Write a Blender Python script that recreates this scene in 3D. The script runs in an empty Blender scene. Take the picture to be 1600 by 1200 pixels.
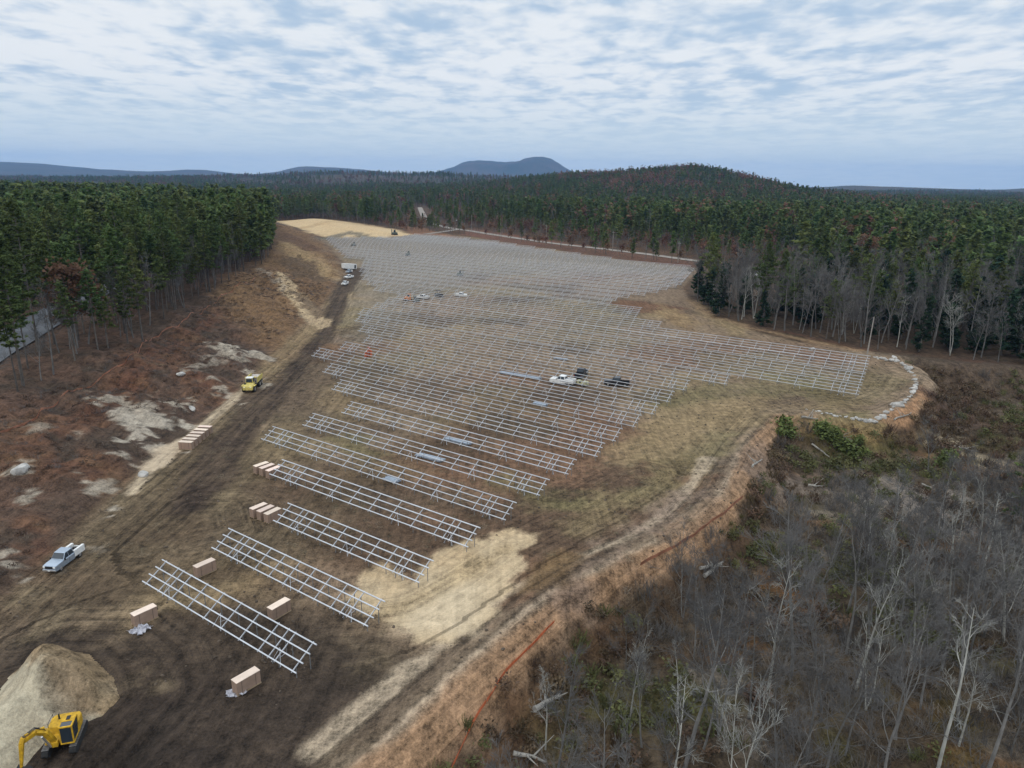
import bpy, math, random
import numpy as np
from mathutils import Matrix, Vector
random.seed(7); RNG = np.random.default_rng(11)
SC = bpy.context.scene; COL = SC.collection
R = math.radians

# ------------------------------------------------------------------ camera
CAM_H = 36.0; F = 1109.0; HORIZON = 283.0; ROLL = R(0.75)
PITCH = math.atan((HORIZON - 600) / F)
cp_, sp_ = math.cos(PITCH), math.sin(PITCH); cr_, sr_ = math.cos(ROLL), math.sin(ROLL)
cam_d = bpy.data.cameras.new('camera'); cam = bpy.data.objects.new('camera', cam_d); COL.objects.link(cam)
cam_d.sensor_width = 36.0; cam_d.lens = F / 1600 * 36; cam_d.clip_start = 0.5; cam_d.clip_end = 60000
rt = Vector((cr_, -sp_ * sr_, cp_ * sr_)); up = Vector((-sr_, -sp_ * cr_, cp_ * cr_)); fw = Vector((0, cp_, sp_))
cam.matrix_world = Matrix(((rt.x, up.x, -fw.x, 0), (rt.y, up.y, -fw.y, 0), (rt.z, up.z, -fw.z, CAM_H), (0, 0, 0, 1)))
SC.camera = cam

# ------------------------------------------------------------------ light and exposure
SUN_EL, SUN_AZ = R(38), R(205)
SC.view_settings.view_transform = 'Standard'; SC.view_settings.look = 'None'
SC.view_settings.exposure = 0.0; SC.view_settings.gamma = 1.0
sun_d = bpy.data.lights.new('sun', 'SUN'); sun_d.energy = 0.6; sun_d.angle = R(25); sun_d.color = (1.0, 0.95, 0.88)
sun = bpy.data.objects.new('sun', sun_d); COL.objects.link(sun)
sdir = Vector((math.sin(SUN_AZ) * math.cos(SUN_EL), math.cos(SUN_AZ) * math.cos(SUN_EL), math.sin(SUN_EL)))
sun.rotation_euler = sdir.to_track_quat('Z', 'Y').to_euler(); sun.location = (0, 0, 500)

world = bpy.data.worlds.new('World'); SC.world = world; world.use_nodes = True
def build_world():
    nt = world.node_tree; N = nt.nodes; L = nt.links; N.clear()
    out = N.new('ShaderNodeOutputWorld')
    sky = N.new('ShaderNodeTexSky'); sky.sky_type = 'NISHITA'; sky.sun_disc = False
    sky.sun_elevation = SUN_EL; sky.sun_rotation = SUN_AZ; sky.altitude = 100; sky.dust_density = 2.0
    bg1 = N.new('ShaderNodeBackground'); bg1.inputs[1].default_value = 0.08; L.new(sky.outputs[0], bg1.inputs[0])
    tc = N.new('ShaderNodeTexCoord'); sx = N.new('ShaderNodeSeparateXYZ'); L.new(tc.outputs['Generated'], sx.inputs[0])
    def math_(op, a, b=None):
        m = N.new('ShaderNodeMath'); m.operation = op
        for i, v in enumerate((a, b)):
            if v is None: continue
            if isinstance(v, (int, float)): m.inputs[i].default_value = v
            else: L.new(v, m.inputs[i])
        return m.outputs[0]
    z = math_('MAXIMUM', sx.outputs[2], 0.0)
    zz = math_('ADD', z, 0.075)                                # the cloud deck curves down with the earth
    px = math_('DIVIDE', sx.outputs[0], zz); py = math_('DIVIDE', sx.outputs[1], zz)
    co = N.new('ShaderNodeCombineXYZ'); L.new(px, co.inputs[0]); L.new(py, co.inputs[1])
    def noise(scale, det, rough, rot, sc, dist=0.0):
        mp = N.new('ShaderNodeMapping'); mp.inputs['Rotation'].default_value = (0, 0, R(rot)); mp.inputs['Scale'].default_value = sc
        L.new(co.outputs[0], mp.inputs[0])
        n = N.new('ShaderNodeTexNoise'); n.inputs['Scale'].default_value = scale; n.inputs['Detail'].default_value = det
        n.inputs['Roughness'].default_value = rough; n.inputs['Distortion'].default_value = dist
        L.new(mp.outputs[0], n.inputs[0]); return n.outputs[0]
    def ramp(v, p0, p1):
        m = N.new('ShaderNodeMapRange'); m.interpolation_type = 'SMOOTHSTEP'; m.inputs[1].default_value = p0; m.inputs[2].default_value = p1
        L.new(v, m.inputs[0]); return m.outputs[0]
    rip = noise(3.3, 3.0, 0.5, 12, (1.1, 0.8, 1), 0.3)       # altocumulus cells in rows
    fine = noise(8.0, 3.0, 0.55, 4, (1.1, 0.85, 1), 0.2)
    big = noise(0.62, 3.0, 0.55, 25, (1, 1, 1), 0.2)
    a = math_('ADD', math_('MULTIPLY', rip, 0.85), math_('MULTIPLY', fine, 0.36))
    a = math_('ADD', a, math_('MULTIPLY', big, 0.62))
    a = math_('SUBTRACT', a, math_('MULTIPLY', px, 0.006))
    cell = ramp(a, 0.71, 1.05)
    fade = ramp(z, 0.035, 0.13)                                # bands thin out towards the horizon
    m1 = N.new('ShaderNodeMix'); m1.data_type = 'RGBA'
    m1.inputs[6].default_value = (0.43, 0.575, 0.755, 1); m1.inputs[7].default_value = (0.93, 0.95, 0.965, 1)
    L.new(cell, m1.inputs[0])
    m2 = N.new('ShaderNodeMix'); m2.data_type = 'RGBA'; m2.inputs[6].default_value = (0.72, 0.83, 0.88, 1)
    L.new(math_('ADD', math_('MULTIPLY', fade, 0.72), math_('MULTIPLY', big, 0.28)), m2.inputs[0]); L.new(m1.outputs[2], m2.inputs[7])
    bg2 = N.new('ShaderNodeBackground'); L.new(m2.outputs[2], bg2.inputs[0]); L.new(math_('ADD', math_('MULTIPLY', ramp(z, 0.27, 0.75), 1.1), 1.0), bg2.inputs[1])   # an overcast sky is brightest overhead
    mx = N.new('ShaderNodeMixShader'); mx.inputs[0].default_value = 0.94
    L.new(bg1.outputs[0], mx.inputs[1]); L.new(bg2.outputs[0], mx.inputs[2]); L.new(mx.outputs[0], out.inputs[0])
build_world()

# ------------------------------------------------------------------ geometry of the site
def ray(px, py):
    x = px - 800.0; y = -(py - 600.0); x, y = cr_ * x - sr_ * y, sr_ * x + cr_ * y
    return np.array([x, cp_ * F - sp_ * y, sp_ * F + cp_ * y])
def at(px, py, z=0.0):
    r = ray(px, py); return r * ((z - CAM_H) / r[2]) + np.array([0, 0, CAM_H])
def P2(pts, z=0.0): return np.array([at(x, y, z)[:2] for x, y in pts])

def hash2(ix, iy, seed):
    h = (ix.astype(np.int64) * 374761393 + iy.astype(np.int64) * 668265263 + seed * 974634777) & 0x7fffffff
    h = ((h ^ (h >> 13)) * 1274126177) & 0x7fffffff
    return ((h ^ (h >> 16)) & 0xffff) / 65535.0
def vnoise(x, y, seed=0):
    ix = np.floor(x); iy = np.floor(y); fx = x - ix; fy = y - iy
    fx = fx * fx * (3 - 2 * fx); fy = fy * fy * (3 - 2 * fy)
    a = hash2(ix, iy, seed); b = hash2(ix + 1, iy, seed); c = hash2(ix, iy + 1, seed); d = hash2(ix + 1, iy + 1, seed)
    return (a * (1 - fx) + b * fx) * (1 - fy) + (c * (1 - fx) + d * fx) * fy
def fbm(x, y, scale, seed=0, octv=4, rough=0.5):
    v = 0; a = 1; t = 0; s = 1.0 / scale
    for o in range(octv):
        v = v + a * vnoise(x * s + o * 17.3, y * s - o * 9.1, seed + o); t += a; a *= rough; s *= 2.03
    return v / t - 0.5
def sstep(v, a, b):
    t = np.clip((v - a) / (b - a), 0, 1); return t * t * (3 - 2 * t)
def seg_dist(x, y, pts, closed):
    """distance to a polyline, and length along it at the nearest point"""
    d = np.full(x.shape, 1e9); s = np.zeros(x.shape); acc = 0.0
    n = len(pts); m = n if closed else n - 1
    for i in range(m):
        a = pts[i]; b = pts[(i + 1) % n]; e = b - a; l2 = float(e @ e); ln = math.sqrt(l2)
        t = np.clip(((x - a[0]) * e[0] + (y - a[1]) * e[1]) / max(l2, 1e-9), 0, 1)
        dd = np.hypot(x - a[0] - t * e[0], y - a[1] - t * e[1]); k = dd < d
        d = np.where(k, dd, d); s = np.where(k, acc + t * ln, s); acc += ln
    return d, s
def inside(x, y, pts):
    r = np.zeros(x.shape, bool); n = len(pts)
    for i in range(n):
        a = pts[i]; b = pts[(i + 1) % n]
        if a[1] == b[1]: continue
        c = ((a[1] > y) != (b[1] > y)) & (x < (b[0] - a[0]) * (y - a[1]) / (b[1] - a[1]) + a[0]); r ^= c
    return r
def sd(x, y, pts):
    """signed distance, positive inside the polygon"""
    d, _ = seg_dist(x, y, pts, True); return np.where(inside(x, y, pts), d, -d)

TOE = P2([(0, 965), (40, 915), (150, 800), (240, 722), (330, 650), (385, 605), (430, 555), (490, 495), (530, 445), (546, 420), (515, 385), (505, 371)])
LEFT = np.vstack([[[-90, 10]], TOE, P2([(430, 345)]), [[-420, 720], [-1800, 700], [-1800, -50], [-90, -50]]])
EDGE = P2([(540, 1290), (650, 1185), (770, 1060), (860, 975), (900, 940), (1000, 885), (1080, 850), (1150, 790), (1183, 720), (1197, 690), (1225, 655), (1300, 660), (1370, 668), (1430, 642), (1458, 600), (1440, 577), (1405, 562)])
LOW = np.vstack([EDGE, P2([(1500, 575), (1700, 585)]), [[260, 60], [260, -30], [0, -30]]])
SANDFAR = P2([(428, 346), (500, 342), (560, 349), (625, 360), (648, 367), (590, 372), (505, 371), (455, 357)])
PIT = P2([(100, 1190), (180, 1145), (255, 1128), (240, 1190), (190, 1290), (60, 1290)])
# px, py of summits turned into hills: x, y, height, spread x, spread y
HILLS = [(385, 1500, 38, 88, 260), (190, 1600, 36, 140, 350), (-10, 1650, 8, 160, 300),
         (-375, 2700, 52, 560, 380), (-1250, 2700, 8, 500, 380), (-2100, 3700, 26, 800, 450), (-1100, 4000, 36, 420, 450), (-3600, 4300, 30, 700, 500),
         (-5750, 8200, 140, 480, 900), (-4700, 8200, 92, 600, 900), (-3450, 8200, 100, 420, 900),
         (-2450, 8500, 110, 260, 800), (-1900, 8500, 138, 330, 800), (-1350, 8500, 55, 260, 800),
         (350, 9500, 205, 220, 800), (20, 9500, 175, 250, 800), (-470, 9500, 235, 270, 800), (-900, 9500, 100, 300, 800), (720, 9500, 110, 240, 800), (1700, 9000, 30, 800, 800),
         (1980, 4300, 30, 260, 500), (2600, 4500, 20, 300, 500), (3350, 4300, 42, 250, 500)]
def hfun(x, y):
    x = np.asarray(x, float); y = np.asarray(y, float)
    h = np.zeros(x.shape)
    near = (np.abs(x) < 900) & (y < 1000)
    xn, yn = x[near], y[near]
    dl = sd(xn, yn, LEFT); dw = dl + 5 * fbm(xn, yn, 18, 3)
    hn = 6.0 * sstep(dw, 0, 34) + 0.9 * sstep(dw, 0, 4) * sstep(dw, 40, 4)
    rough = sstep(dl, 0, 6) * sstep(dl, 48, 20)
    hn += rough * (4.6 * fbm(xn, yn, 10, 5, 4, .55) + 1.7 * fbm(xn, yn, 2.6, 8, 4, .6))
    dr = sd(xn, yn, LOW) + 2 * fbm(xn, yn, 9, 21)
    lowm = sstep(dr, -1, 5)
    hn -= 4.0 * lowm
    hn += lowm * (1.6 * fbm(xn, yn, 14, 31, 4) + 0.7 * fbm(xn, yn, 3, 37, 3))
    hn += 0.55 * np.exp(-((dr + 2.5) / 2.2) ** 2)              # low berm along the edge
    hn += 3.5 * sstep(sd(xn, yn, SANDFAR) + 12 * fbm(xn, yn, 60, 41), -4, 40)
    hn -= 2.3 * sstep(sd(xn, yn, PIT) + 1.2 * fbm(xn, yn, 4, 43), -0.5, 4)
    hn += 0.35 * fbm(xn, yn, 26, 51, 3) + 0.12 * fbm(xn, yn, 3.2, 57, 3)
    h[near] = hn
    far = ~near
    if far.any():
        dl = sd(x[far], y[far], LEFT); h[far] = 6.0 * sstep(dl, 0, 30)
    k = y > 600
    if k.any():
        xf, yf = x[k], y[k]; g = np.zeros(xf.shape)
        for cx, cy, hh, sx, sy in HILLS:
            g += hh * np.exp(-((xf - cx) / sx) ** 2 * 0.5 - ((yf - cy) / sy) ** 2 * 0.5)
        far_ = sstep(yf, 600, 1500)
        g = g * (1 + 0.35 * fbm(xf, yf, 420, 61, 4)) + far_ * 16 * fbm(xf, yf, 300, 67, 3)
        h[k] += g * sstep(yf, 600, 800)
    return h
def hz(x, y): return float(hfun(np.array([x]), np.array([y]))[0])
def atg(px, py):
    z = 0.0
    for _ in range(14):
        p = at(px, py, z); z = 0.5 * z + 0.5 * hz(p[0], p[1])
    p = at(px, py, z); return Vector((p[0], p[1], hz(p[0], p[1])))

# ------------------------------------------------------------------ helpers: tags, meshes, materials
def tag(o, label=None, cat=None, group=None, kind=None):
    if label: o['label'] = label
    if cat: o['category'] = cat
    if group: o['group'] = group
    if kind: o['kind'] = kind
    return o
def empty(name, loc, rz=0.0, label=None, cat=None, group=None, scale=1.0):
    o = bpy.data.objects.new(name, None); COL.objects.link(o); o.empty_display_size = 0.5
    o.location = loc; o.rotation_euler = (0, 0, rz); o.scale = (scale,) * 3
    return tag(o, label, cat, group)
def link(name, me, parent=None, loc=(0, 0, 0), rot=(0, 0, 0)):
    o = bpy.data.objects.new(name, me); COL.objects.link(o); o.location = loc; o.rotation_euler = rot
    if parent: o.parent = parent
    return o
def copy_tree(o, parent=None):
    c = o.copy(); COL.objects.link(c)
    if parent: c.parent = parent
    for ch in list(o.children): copy_tree(ch, c)
    return c
class MB:
    def __init__(s): s.v = []; s.f = []; s.m = []
    def add(s, vs, fs, mi=0):
        b = len(s.v); s.v.extend([tuple(map(float, v)) for v in vs]); s.f.extend([tuple(b + i for i in f) for f in fs]); s.m.extend([mi] * len(fs)); return s
    def box(s, c, d, mi=0, rz=0.0, taper=(1, 1), ry=0.0):
        hx, hy, hz_ = d[0] / 2, d[1] / 2, d[2] / 2; vs = []
        M = Matrix.Rotation(rz, 3, 'Z') @ Matrix.Rotation(ry, 3, 'Y')
        for sz in (-1, 1):
            tx, ty = taper if sz > 0 else (1, 1)
            for sx, sy in ((-1, -1), (1, -1), (1, 1), (-1, 1)):
                p = M @ Vector((sx * hx * tx, sy * hy * ty, sz * hz_)); vs.append((p.x + c[0], p.y + c[1], p.z + c[2]))
        return s.add(vs, [(3, 2, 1, 0), (4, 5, 6, 7), (0, 1, 5, 4), (1, 2, 6, 5), (2, 3, 7, 6), (3, 0, 4, 7)], mi)
    def tube(s, a, b, r0, r1=None, n=6, mi=0, cap=True):
        a = Vector(a); b = Vector(b); r1 = r0 if r1 is None else r1; d = (b - a)
        if d.length < 1e-6: return s
        d.normalize(); u = d.orthogonal().normalized(); w = d.cross(u); vs = []
        for p, r in ((a, r0), (b, r1)):
            for k in range(n):
                t = 2 * math.pi * k / n; vs.append(p + (u * math.cos(t) + w * math.sin(t)) * r)
        fs = [(k, (k + 1) % n, n + (k + 1) % n, n + k) for k in range(n)]
        if cap: fs += [tuple(range(n))[::-1], tuple(range(n, 2 * n))]
        return s.add(vs, fs, mi)
    def path(s, pts, rad, n=6, mi=0):
        for i in range(len(pts) - 1):
            s.tube(pts[i], pts[i + 1], rad[i], rad[i + 1], n, mi)
        return s
    def prism(s, prof, y0, y1, mi=0):
        """profile in x,z pushed from y0 to y1"""
        n = len(prof); vs = [(x, y0, z) for x, z in prof] + [(x, y1, z) for x, z in prof]
        return s.add(vs, [tuple(range(n)), tuple(range(n, 2 * n))[::-1]] + [(k, n + k, n + (k + 1) % n, (k + 1) % n) for k in range(n)], mi)
    def loft(s, rings, mi=0):
        n = len(rings[0]); vs = [p for r in rings for p in r]; fs = []
        for i in range(len(rings) - 1):
            for k in range(n): fs.append((i * n + k, i * n + (k + 1) % n, (i + 1) * n + (k + 1) % n, (i + 1) * n + k))
        fs.append(tuple(range(n))[::-1]); fs.append(tuple(range((len(rings) - 1) * n, len(rings) * n)))
        return s.add(vs, fs, mi)
    def mesh(s, name, mats, smooth=False):
        me = bpy.data.meshes.new(name); me.from_pydata(s.v, [], s.f)
        for m in (mats if isinstance(mats, (list, tuple)) else [mats]): me.materials.append(m)
        me.polygons.foreach_set('material_index', s.m)
        me.validate()
        import bmesh as _b
        bm = _b.new(); bm.from_mesh(me); _b.ops.recalc_face_normals(bm, faces=bm.faces); bm.to_mesh(me); bm.free()
        if smooth: me.polygons.foreach_set('use_smooth', [True] * len(me.polygons))
        me.update(); return me
    def build(s, name, mats, parent=None, smooth=False, bevel=0.0):
        o = link(name, s.mesh(name, mats, smooth), parent)
        if bevel:
            b = o.modifiers.new('bevel', 'BEVEL'); b.width = bevel; b.segments = 2; b.limit_method = 'ANGLE'
        return o
def raw_mesh(name, V, Fq, mat):
    """fast mesh from numpy verts (n,3) and faces (m,k)"""
    me = bpy.data.meshes.new(name); k = Fq.shape[1]
    me.vertices.add(len(V)); me.vertices.foreach_set('co', np.ascontiguousarray(V, np.float32).ravel())
    me.loops.add(Fq.size); me.loops.foreach_set('vertex_index', np.ascontiguousarray(Fq, np.int32).ravel())
    me.polygons.add(len(Fq)); me.polygons.foreach_set('loop_start', np.arange(0, Fq.size, k, dtype=np.int32))
    me.update(calc_edges=True)
    for m in (mat if isinstance(mat, (list, tuple)) else [mat]): me.materials.append(m)
    return me

MATS = {}
def leafy(m, amt=.4):
    nt = m.node_tree; b = nt.nodes['Principled BSDF']; o = nt.nodes['Material Output']; t = nt.nodes.new('ShaderNodeBsdfTranslucent'); x = nt.nodes.new('ShaderNodeMixShader'); x.inputs[0].default_value = amt
    src = b.inputs['Base Color'].links
    if src: nt.links.new(src[0].from_socket, t.inputs[0])
    else: t.inputs[0].default_value = b.inputs['Base Color'].default_value
    nt.links.new(b.outputs[0], x.inputs[1]); nt.links.new(t.outputs[0], x.inputs[2]); nt.links.new(x.outputs[0], o.inputs[0])
def mat(name, col, rough=0.8, metal=0.0, var=0.0, scale=3.0, hue=0.0, col2=None, spec=0.3, objvar=0.0, bump=0.0, thin=0.0):
    if name in MATS: return MATS[name]
    m = bpy.data.materials.new(name); m.use_nodes = True; MATS[name] = m
    nt = m.node_tree; N = nt.nodes; L = nt.links; b = N['Principled BSDF']
    b.inputs['Base Color'].default_value = (*col, 1); b.inputs['Roughness'].default_value = rough; b.inputs['Metallic'].default_value = metal
    b.inputs['Specular IOR Level'].default_value = spec
    src = None
    if var or col2:
        tc = N.new('ShaderNodeTexCoord'); no = N.new('ShaderNodeTexNoise'); no.inputs['Scale'].default_value = scale; no.inputs['Detail'].default_value = 5
        L.new(tc.outputs['Object'], no.inputs[0])
        mr = N.new('ShaderNodeMapRange'); mr.inputs[1].default_value = 0.3; mr.inputs[2].default_value = 0.7; L.new(no.outputs[0], mr.inputs[0])
        mx = N.new('ShaderNodeMix'); mx.data_type = 'RGBA'; L.new(mr.outputs[0], mx.inputs[0])
        mx.inputs[6].default_value = (*[c * (1 - var) for c in col], 1)
        mx.inputs[7].default_value = (*(col2 if col2 else [c * (1 + var) for c in col]), 1)
        src = mx.outputs[2]
        if bump:
            bp = N.new('ShaderNodeBump'); bp.inputs['Strength'].default_value = bump; bp.inputs['Distance'].default_value = 0.1
            L.new(no.outputs[0], bp.inputs['Height']); L.new(bp.outputs[0], b.inputs['Normal'])
    if objvar or hue:
        oi = N.new('ShaderNodeObjectInfo'); hs = N.new('ShaderNodeHueSaturation')
        a = N.new('ShaderNodeMapRange'); a.inputs[3].default_value = 1 - objvar; a.inputs[4].default_value = 1 + objvar; L.new(oi.outputs['Random'], a.inputs[0]); L.new(a.outputs[0], hs.inputs['Value'])
        mm = N.new('ShaderNodeMath'); mm.operation = 'MULTIPLY'; mm.inputs[1].default_value = 7.31; L.new(oi.outputs['Random'], mm.inputs[0])
        fr = N.new('ShaderNodeMath'); fr.operation = 'FRACT'; L.new(mm.outputs[0], fr.inputs[0])
        h = N.new('ShaderNodeMapRange'); h.inputs[3].default_value = 0.5 - hue; h.inputs[4].default_value = 0.5 + hue; L.new(fr.outputs[0], h.inputs[0]); L.new(h.outputs[0], hs.inputs['Hue'])
        if src: L.new(src, hs.inputs['Color'])
        else: hs.inputs['Color'].default_value = (*col, 1)
        src = hs.outputs[0]
    if src: L.new(src, b.inputs['Base Color'])
    return m
M_galv = mat('galvanised_steel', (0.50, 0.51, 0.53), 0.5, 0.15, 0.12, 0.8)
M_post = mat('post_steel', (0.20, 0.20, 0.20), 0.6, 0.3, 0.2)
M_needle = mat('pine_needles', (0.090, 0.130, 0.034), 0.85, 0, 0.35, 0.9, hue=0.03, col2=(0.136, 0.172, 0.054), objvar=0.3)
M_needle_dark = mat('fir_needles', (0.022, 0.045, 0.022), 0.9, 0, 0.4, 0.9, hue=0.02, objvar=0.3)
M_bark = mat('pine_bark', (0.105, 0.092, 0.08), 0.95, 0, 0.35, 1.5, objvar=0.3)
M_grey_bark = mat('grey_bark', (0.145, 0.138, 0.128), 0.95, 0, 0.35, 0.8, objvar=0.3)
M_pale_bark = mat('pale_bark', (0.36, 0.35, 0.31), 0.9, 0, 0.3, 0.8, objvar=0.2)
M_twig = mat('twigs', (0.103, 0.097, 0.092), 0.95, 0, 0.25, 0.4, objvar=0.3)
M_pale_twig = mat('pale_twigs', (0.21, 0.205, 0.185), 0.95, 0, 0.25, 0.4, objvar=0.2)
M_rust_leaf = mat('rust_leaves', (0.150, 0.082, 0.050), 0.9, 0, 0.4, 0.8, hue=0.02, objvar=0.35)
for q in (M_needle, M_needle_dark, M_rust_leaf): leafy(q)
M_white = mat('white_paint', (0.70, 0.69, 0.66), 0.35, 0, 0.12, 1.5, spec=0.5)
M_glass = mat('dark_glass', (0.025, 0.035, 0.045), 0.08, 0, spec=0.6)
M_tyre = mat('tyre_rubber', (0.025, 0.024, 0.023), 0.9, 0, 0.3)
M_black = mat('black_plastic', (0.02, 0.02, 0.022), 0.6)
M_chrome = mat('bright_metal', (0.6, 0.6, 0.6), 0.3, 0.8)
M_yellow = mat('machine_yellow', (0.50, 0.28, 0.018), 0.6, 0, 0.35, 2.5, col2=(.66, .38, .02))
M_paleyellow = mat('pale_yellow_paint', (0.50, 0.39, 0.12), 0.6, 0, 0.25, 1.5, col2=(.66, .54, .15))
M_orange = mat('orange_paint', (0.62, 0.20, 0.03), 0.6, 0, 0.15)
M_silver = mat('silver_blue_paint', (0.36, 0.42, 0.49), 0.25, 0.5, 0.05, spec=0.5)
M_blackpaint = mat('black_paint', (0.018, 0.019, 0.022), 0.2, 0, spec=0.5)
M_lamp = mat('lamp_lens', (0.75, 0.75, 0.72), 0.15, 0)
M_red = mat('red_lens', (0.35, 0.02, 0.02), 0.3)
M_card = mat('cardboard', (0.27, 0.185, 0.135), 0.85, 0, 0.12, 2, objvar=0.12)
M_cardtop = mat('carton_lid', (0.66, 0.52, 0.42), 0.8, 0, 0.08, 2, hue=0.012, objvar=0.16)  # pinkish tan lid, skylight on the top also brightened into its colour
M_wood = mat('pallet_wood', (0.30, 0.22, 0.14), 0.9, 0, 0.25)
M_film = mat('plastic_film', (0.40, 0.39, 0.42), 0.3, 0, 0.2, 4, spec=0.5)
M_pole = mat('weathered_pole', (0.27, 0.245, 0.215), 0.9, 0, 0.2, objvar=0.1)
M_fence = mat('orange_netting', (0.50, 0.125, 0.05), 0.7, 0, 0.25, 3)
M_fence_old = mat('faded_netting', (0.30, 0.13, 0.075), 0.8, 0, 0.4, 0.6)
M_rock = mat('pale_rock', (0.35, 0.33, 0.30), 0.9, 0, 0.3, 1.8, objvar=0.2, bump=0.5)
M_log = mat('bleached_wood', (0.25, 0.23, 0.20), 0.9, 0, 0.3, 2, objvar=0.15)

# ------------------------------------------------------------------ terrain
def axis(lo, hi, step, grow, far_lo, far_hi, cap):
    a = list(np.arange(lo, hi + 1e-6, step)); s = step
    while a[-1] < far_hi: s = min(s * grow, cap(a[-1])); a.append(a[-1] + s)
    s = step; pre = [lo]
    while pre[-1] > far_lo: s = min(s * grow, cap(pre[-1])); pre.append(pre[-1] - s)
    return np.array(pre[:0:-1] + a)
GX = axis(-72, 92, 0.5, 1.035, -13500, 13500, lambda v: 9e9)
GY = axis(28, 150, 0.5, 1.012, -60, 13500, lambda v: max(0.5, (v - 100) * 0.013) if v > 0 else 4)
XX, YY = np.meshgrid(GX, GY); TX, TY = XX.ravel(), YY.ravel()
TZ = hfun(TX, TY)

FIELD = np.vstack([P2([(-40, 1010), (40, 915), (150, 800), (240, 722), (330, 650), (385, 605), (430, 555), (490, 495), (530, 445), (546, 420), (515, 385), (505, 371), (640, 364), (700, 366), (760, 373), (880, 392), (1000, 409), (1092, 417), (1085, 430), (1065, 450), (1090, 485), (1150, 510), (1250, 535), (1360, 548), (1405, 562)]), EDGE[::-1][1:], [[-45, 20]]])
def blob(px, py, rx, ry, rot=0.0, z=0.0, n=14, jit=0.25, seed=0):
    rs = np.random.default_rng(seed + int(px * 7 + py)); pts = []
    for k in range(n):
        t = 2 * math.pi * k / n; q = 1 + jit * (rs.random() - 0.5) * 2
        a, b = rx * math.cos(t) * q, ry * math.sin(t) * q
        pts.append((px + a * math.cos(rot) - b * math.sin(rot), py + a * math.sin(rot) + b * math.cos(rot)))
    return P2(pts, z)
RWF = P2([(1083, 432), (1084, 470), (1120, 494), (1200, 515), (1290, 533), (1380, 548), (1460, 556), (1600, 575), (1700, 585), (1700, 500), (1500, 480), (1330, 455), (1200, 440), (1120, 425)])
def paint_terrain():
    x, y = TX, TY; n = len(x)
    col = np.zeros((n, 3)); roughm = np.zeros(n)
    def setc(mask, c, c2=None, nz=None):
        c = np.array(c)
        if c2 is not None: t = np.clip(0.5 + nz * 2.2, 0, 1)[:, None]; c = c * (1 - t) + np.array(c2) * t
        m = mask[:, None]; col[:] = col * (1 - m) + c * m
    nb = fbm(x, y, 40, 101, 4); ns = fbm(x, y, 7, 111, 4, 0.6); nf = fbm(x, y, 2.2, 121, 3, 0.6); nh = fbm(x, y, 260, 131, 5, 0.6)
    # woodland floor everywhere, a far patchwork of bare and evergreen hillside
    setc(np.ones(n), (0.050, 0.038, 0.026), (0.085, 0.052, 0.032), ns)
    farm = sstep(y, 1200, 2400); setc(farm, (0.024, 0.034, 0.020), (0.062, 0.050, 0.036), nh + 0.4 * nb)
    near = (y < 760) & (np.abs(x) < 420); idx = np.where(near)[0]
    xs, ys = x[idx], y[idx]; NB, NS, NF = nb[idx], ns[idx], nf[idx]
    sub = col[idx].copy()
    def lay(pts, c, c2=None, edge=3.0, wob=6.0, wobf=1.5, amt=1.0, thr=0.0):
        d = sd(xs, ys, pts) + wob * NS + wobf * 2 * NF
        m = sstep(d, thr - edge / 2, thr + edge / 2) * amt
        c = np.array(c)
        if c2 is not None: t = np.clip(0.5 + (NS * 0.8 + NB * 0.6 + NF * 0.7) * 1.8, 0, 1)[:, None]; cc = c * (1 - t) + np.array(c2) * t
        else: cc = c
        sub[:] = sub * (1 - m[:, None]) + cc * m[:, None]; return m
    def band(pts, w, c, c2=None, edge=1.5, wob=1.5, amt=1.0):
        d, s = seg_dist(xs, ys, pts, False); d = w - d + wob * NS * 2 + NF
        m = sstep(d, -edge / 2, edge / 2) * amt; c = np.array(c)
        if c2 is not None: t = np.clip(0.5 + (NS + NF) * 1.6, 0, 1)[:, None]; cc = c * (1 - t) + np.array(c2) * t
        else: cc = c
        sub[:] = sub * (1 - m[:, None]) + cc * m[:, None]; return m
    # left bank: red-brown slash with paler soil further up the haul road
    dl = sd(xs, ys, LEFT)
    bank = sstep(dl, -0.5, 1.5)
    t = np.clip(0.5 + (NS + 0.6 * NB + .6 * NF) * 2, 0, 1)[:, None]
    sub[:] = np.where(bank[:, None] > 0, sub * (1 - bank[:, None]) + bank[:, None] * (np.array((0.058, 0.042, 0.032)) * (1 - t) + np.array((0.092, 0.056, 0.041)) * t) * np.array((.95, 1.0, 1.04)), sub)
    for i, (px, py, rx, ry, ro) in enumerate([(120, 660, 150, 22, -0.5), (60, 820, 60, 26, 0.1), (250, 560, 120, 16, -0.6), (330, 590, 60, 14, 0.1), (190, 730, 90, 16, 0.5), (95, 720, 60, 20, 0)]):
        lay(blob(px, py, rx, ry, ro, 3, seed=i), (0.108, 0.048, 0.033), (0.095, 0.060, 0.036), 3, 9, 3, 0.65)
    up_ = P2([(440, 560), (400, 520), (330, 480), (425, 405), (432, 350), (510, 370), (545, 420), (520, 460), (490, 500)], 2)
    lay(up_, (0.15, 0.098, 0.056), (0.105, 0.068, 0.042), 8, 10, 2)
    lay(P2([(430, 390), (455, 380), (500, 400), (530, 425), (500, 430), (450, 410)], 3), (0.25, 0.19, 0.11), (0.20, 0.14, 0.08), 8, 12, 2)
    # graded field
    lay(FIELD, (0.200, 0.156, 0.112), (0.148, 0.112, 0.082), 2, 1.5, 0.5)
    fld = sstep(sd(xs, ys, FIELD), -1, 2)
    pn = fbm(xs, ys, 30, 201, 3); pr = fbm(xs, ys, 38, 211, 3); pg = fbm(xs, ys, 24, 221, 4); pd = fbm(xs, ys, 17, 231, 4)
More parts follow.
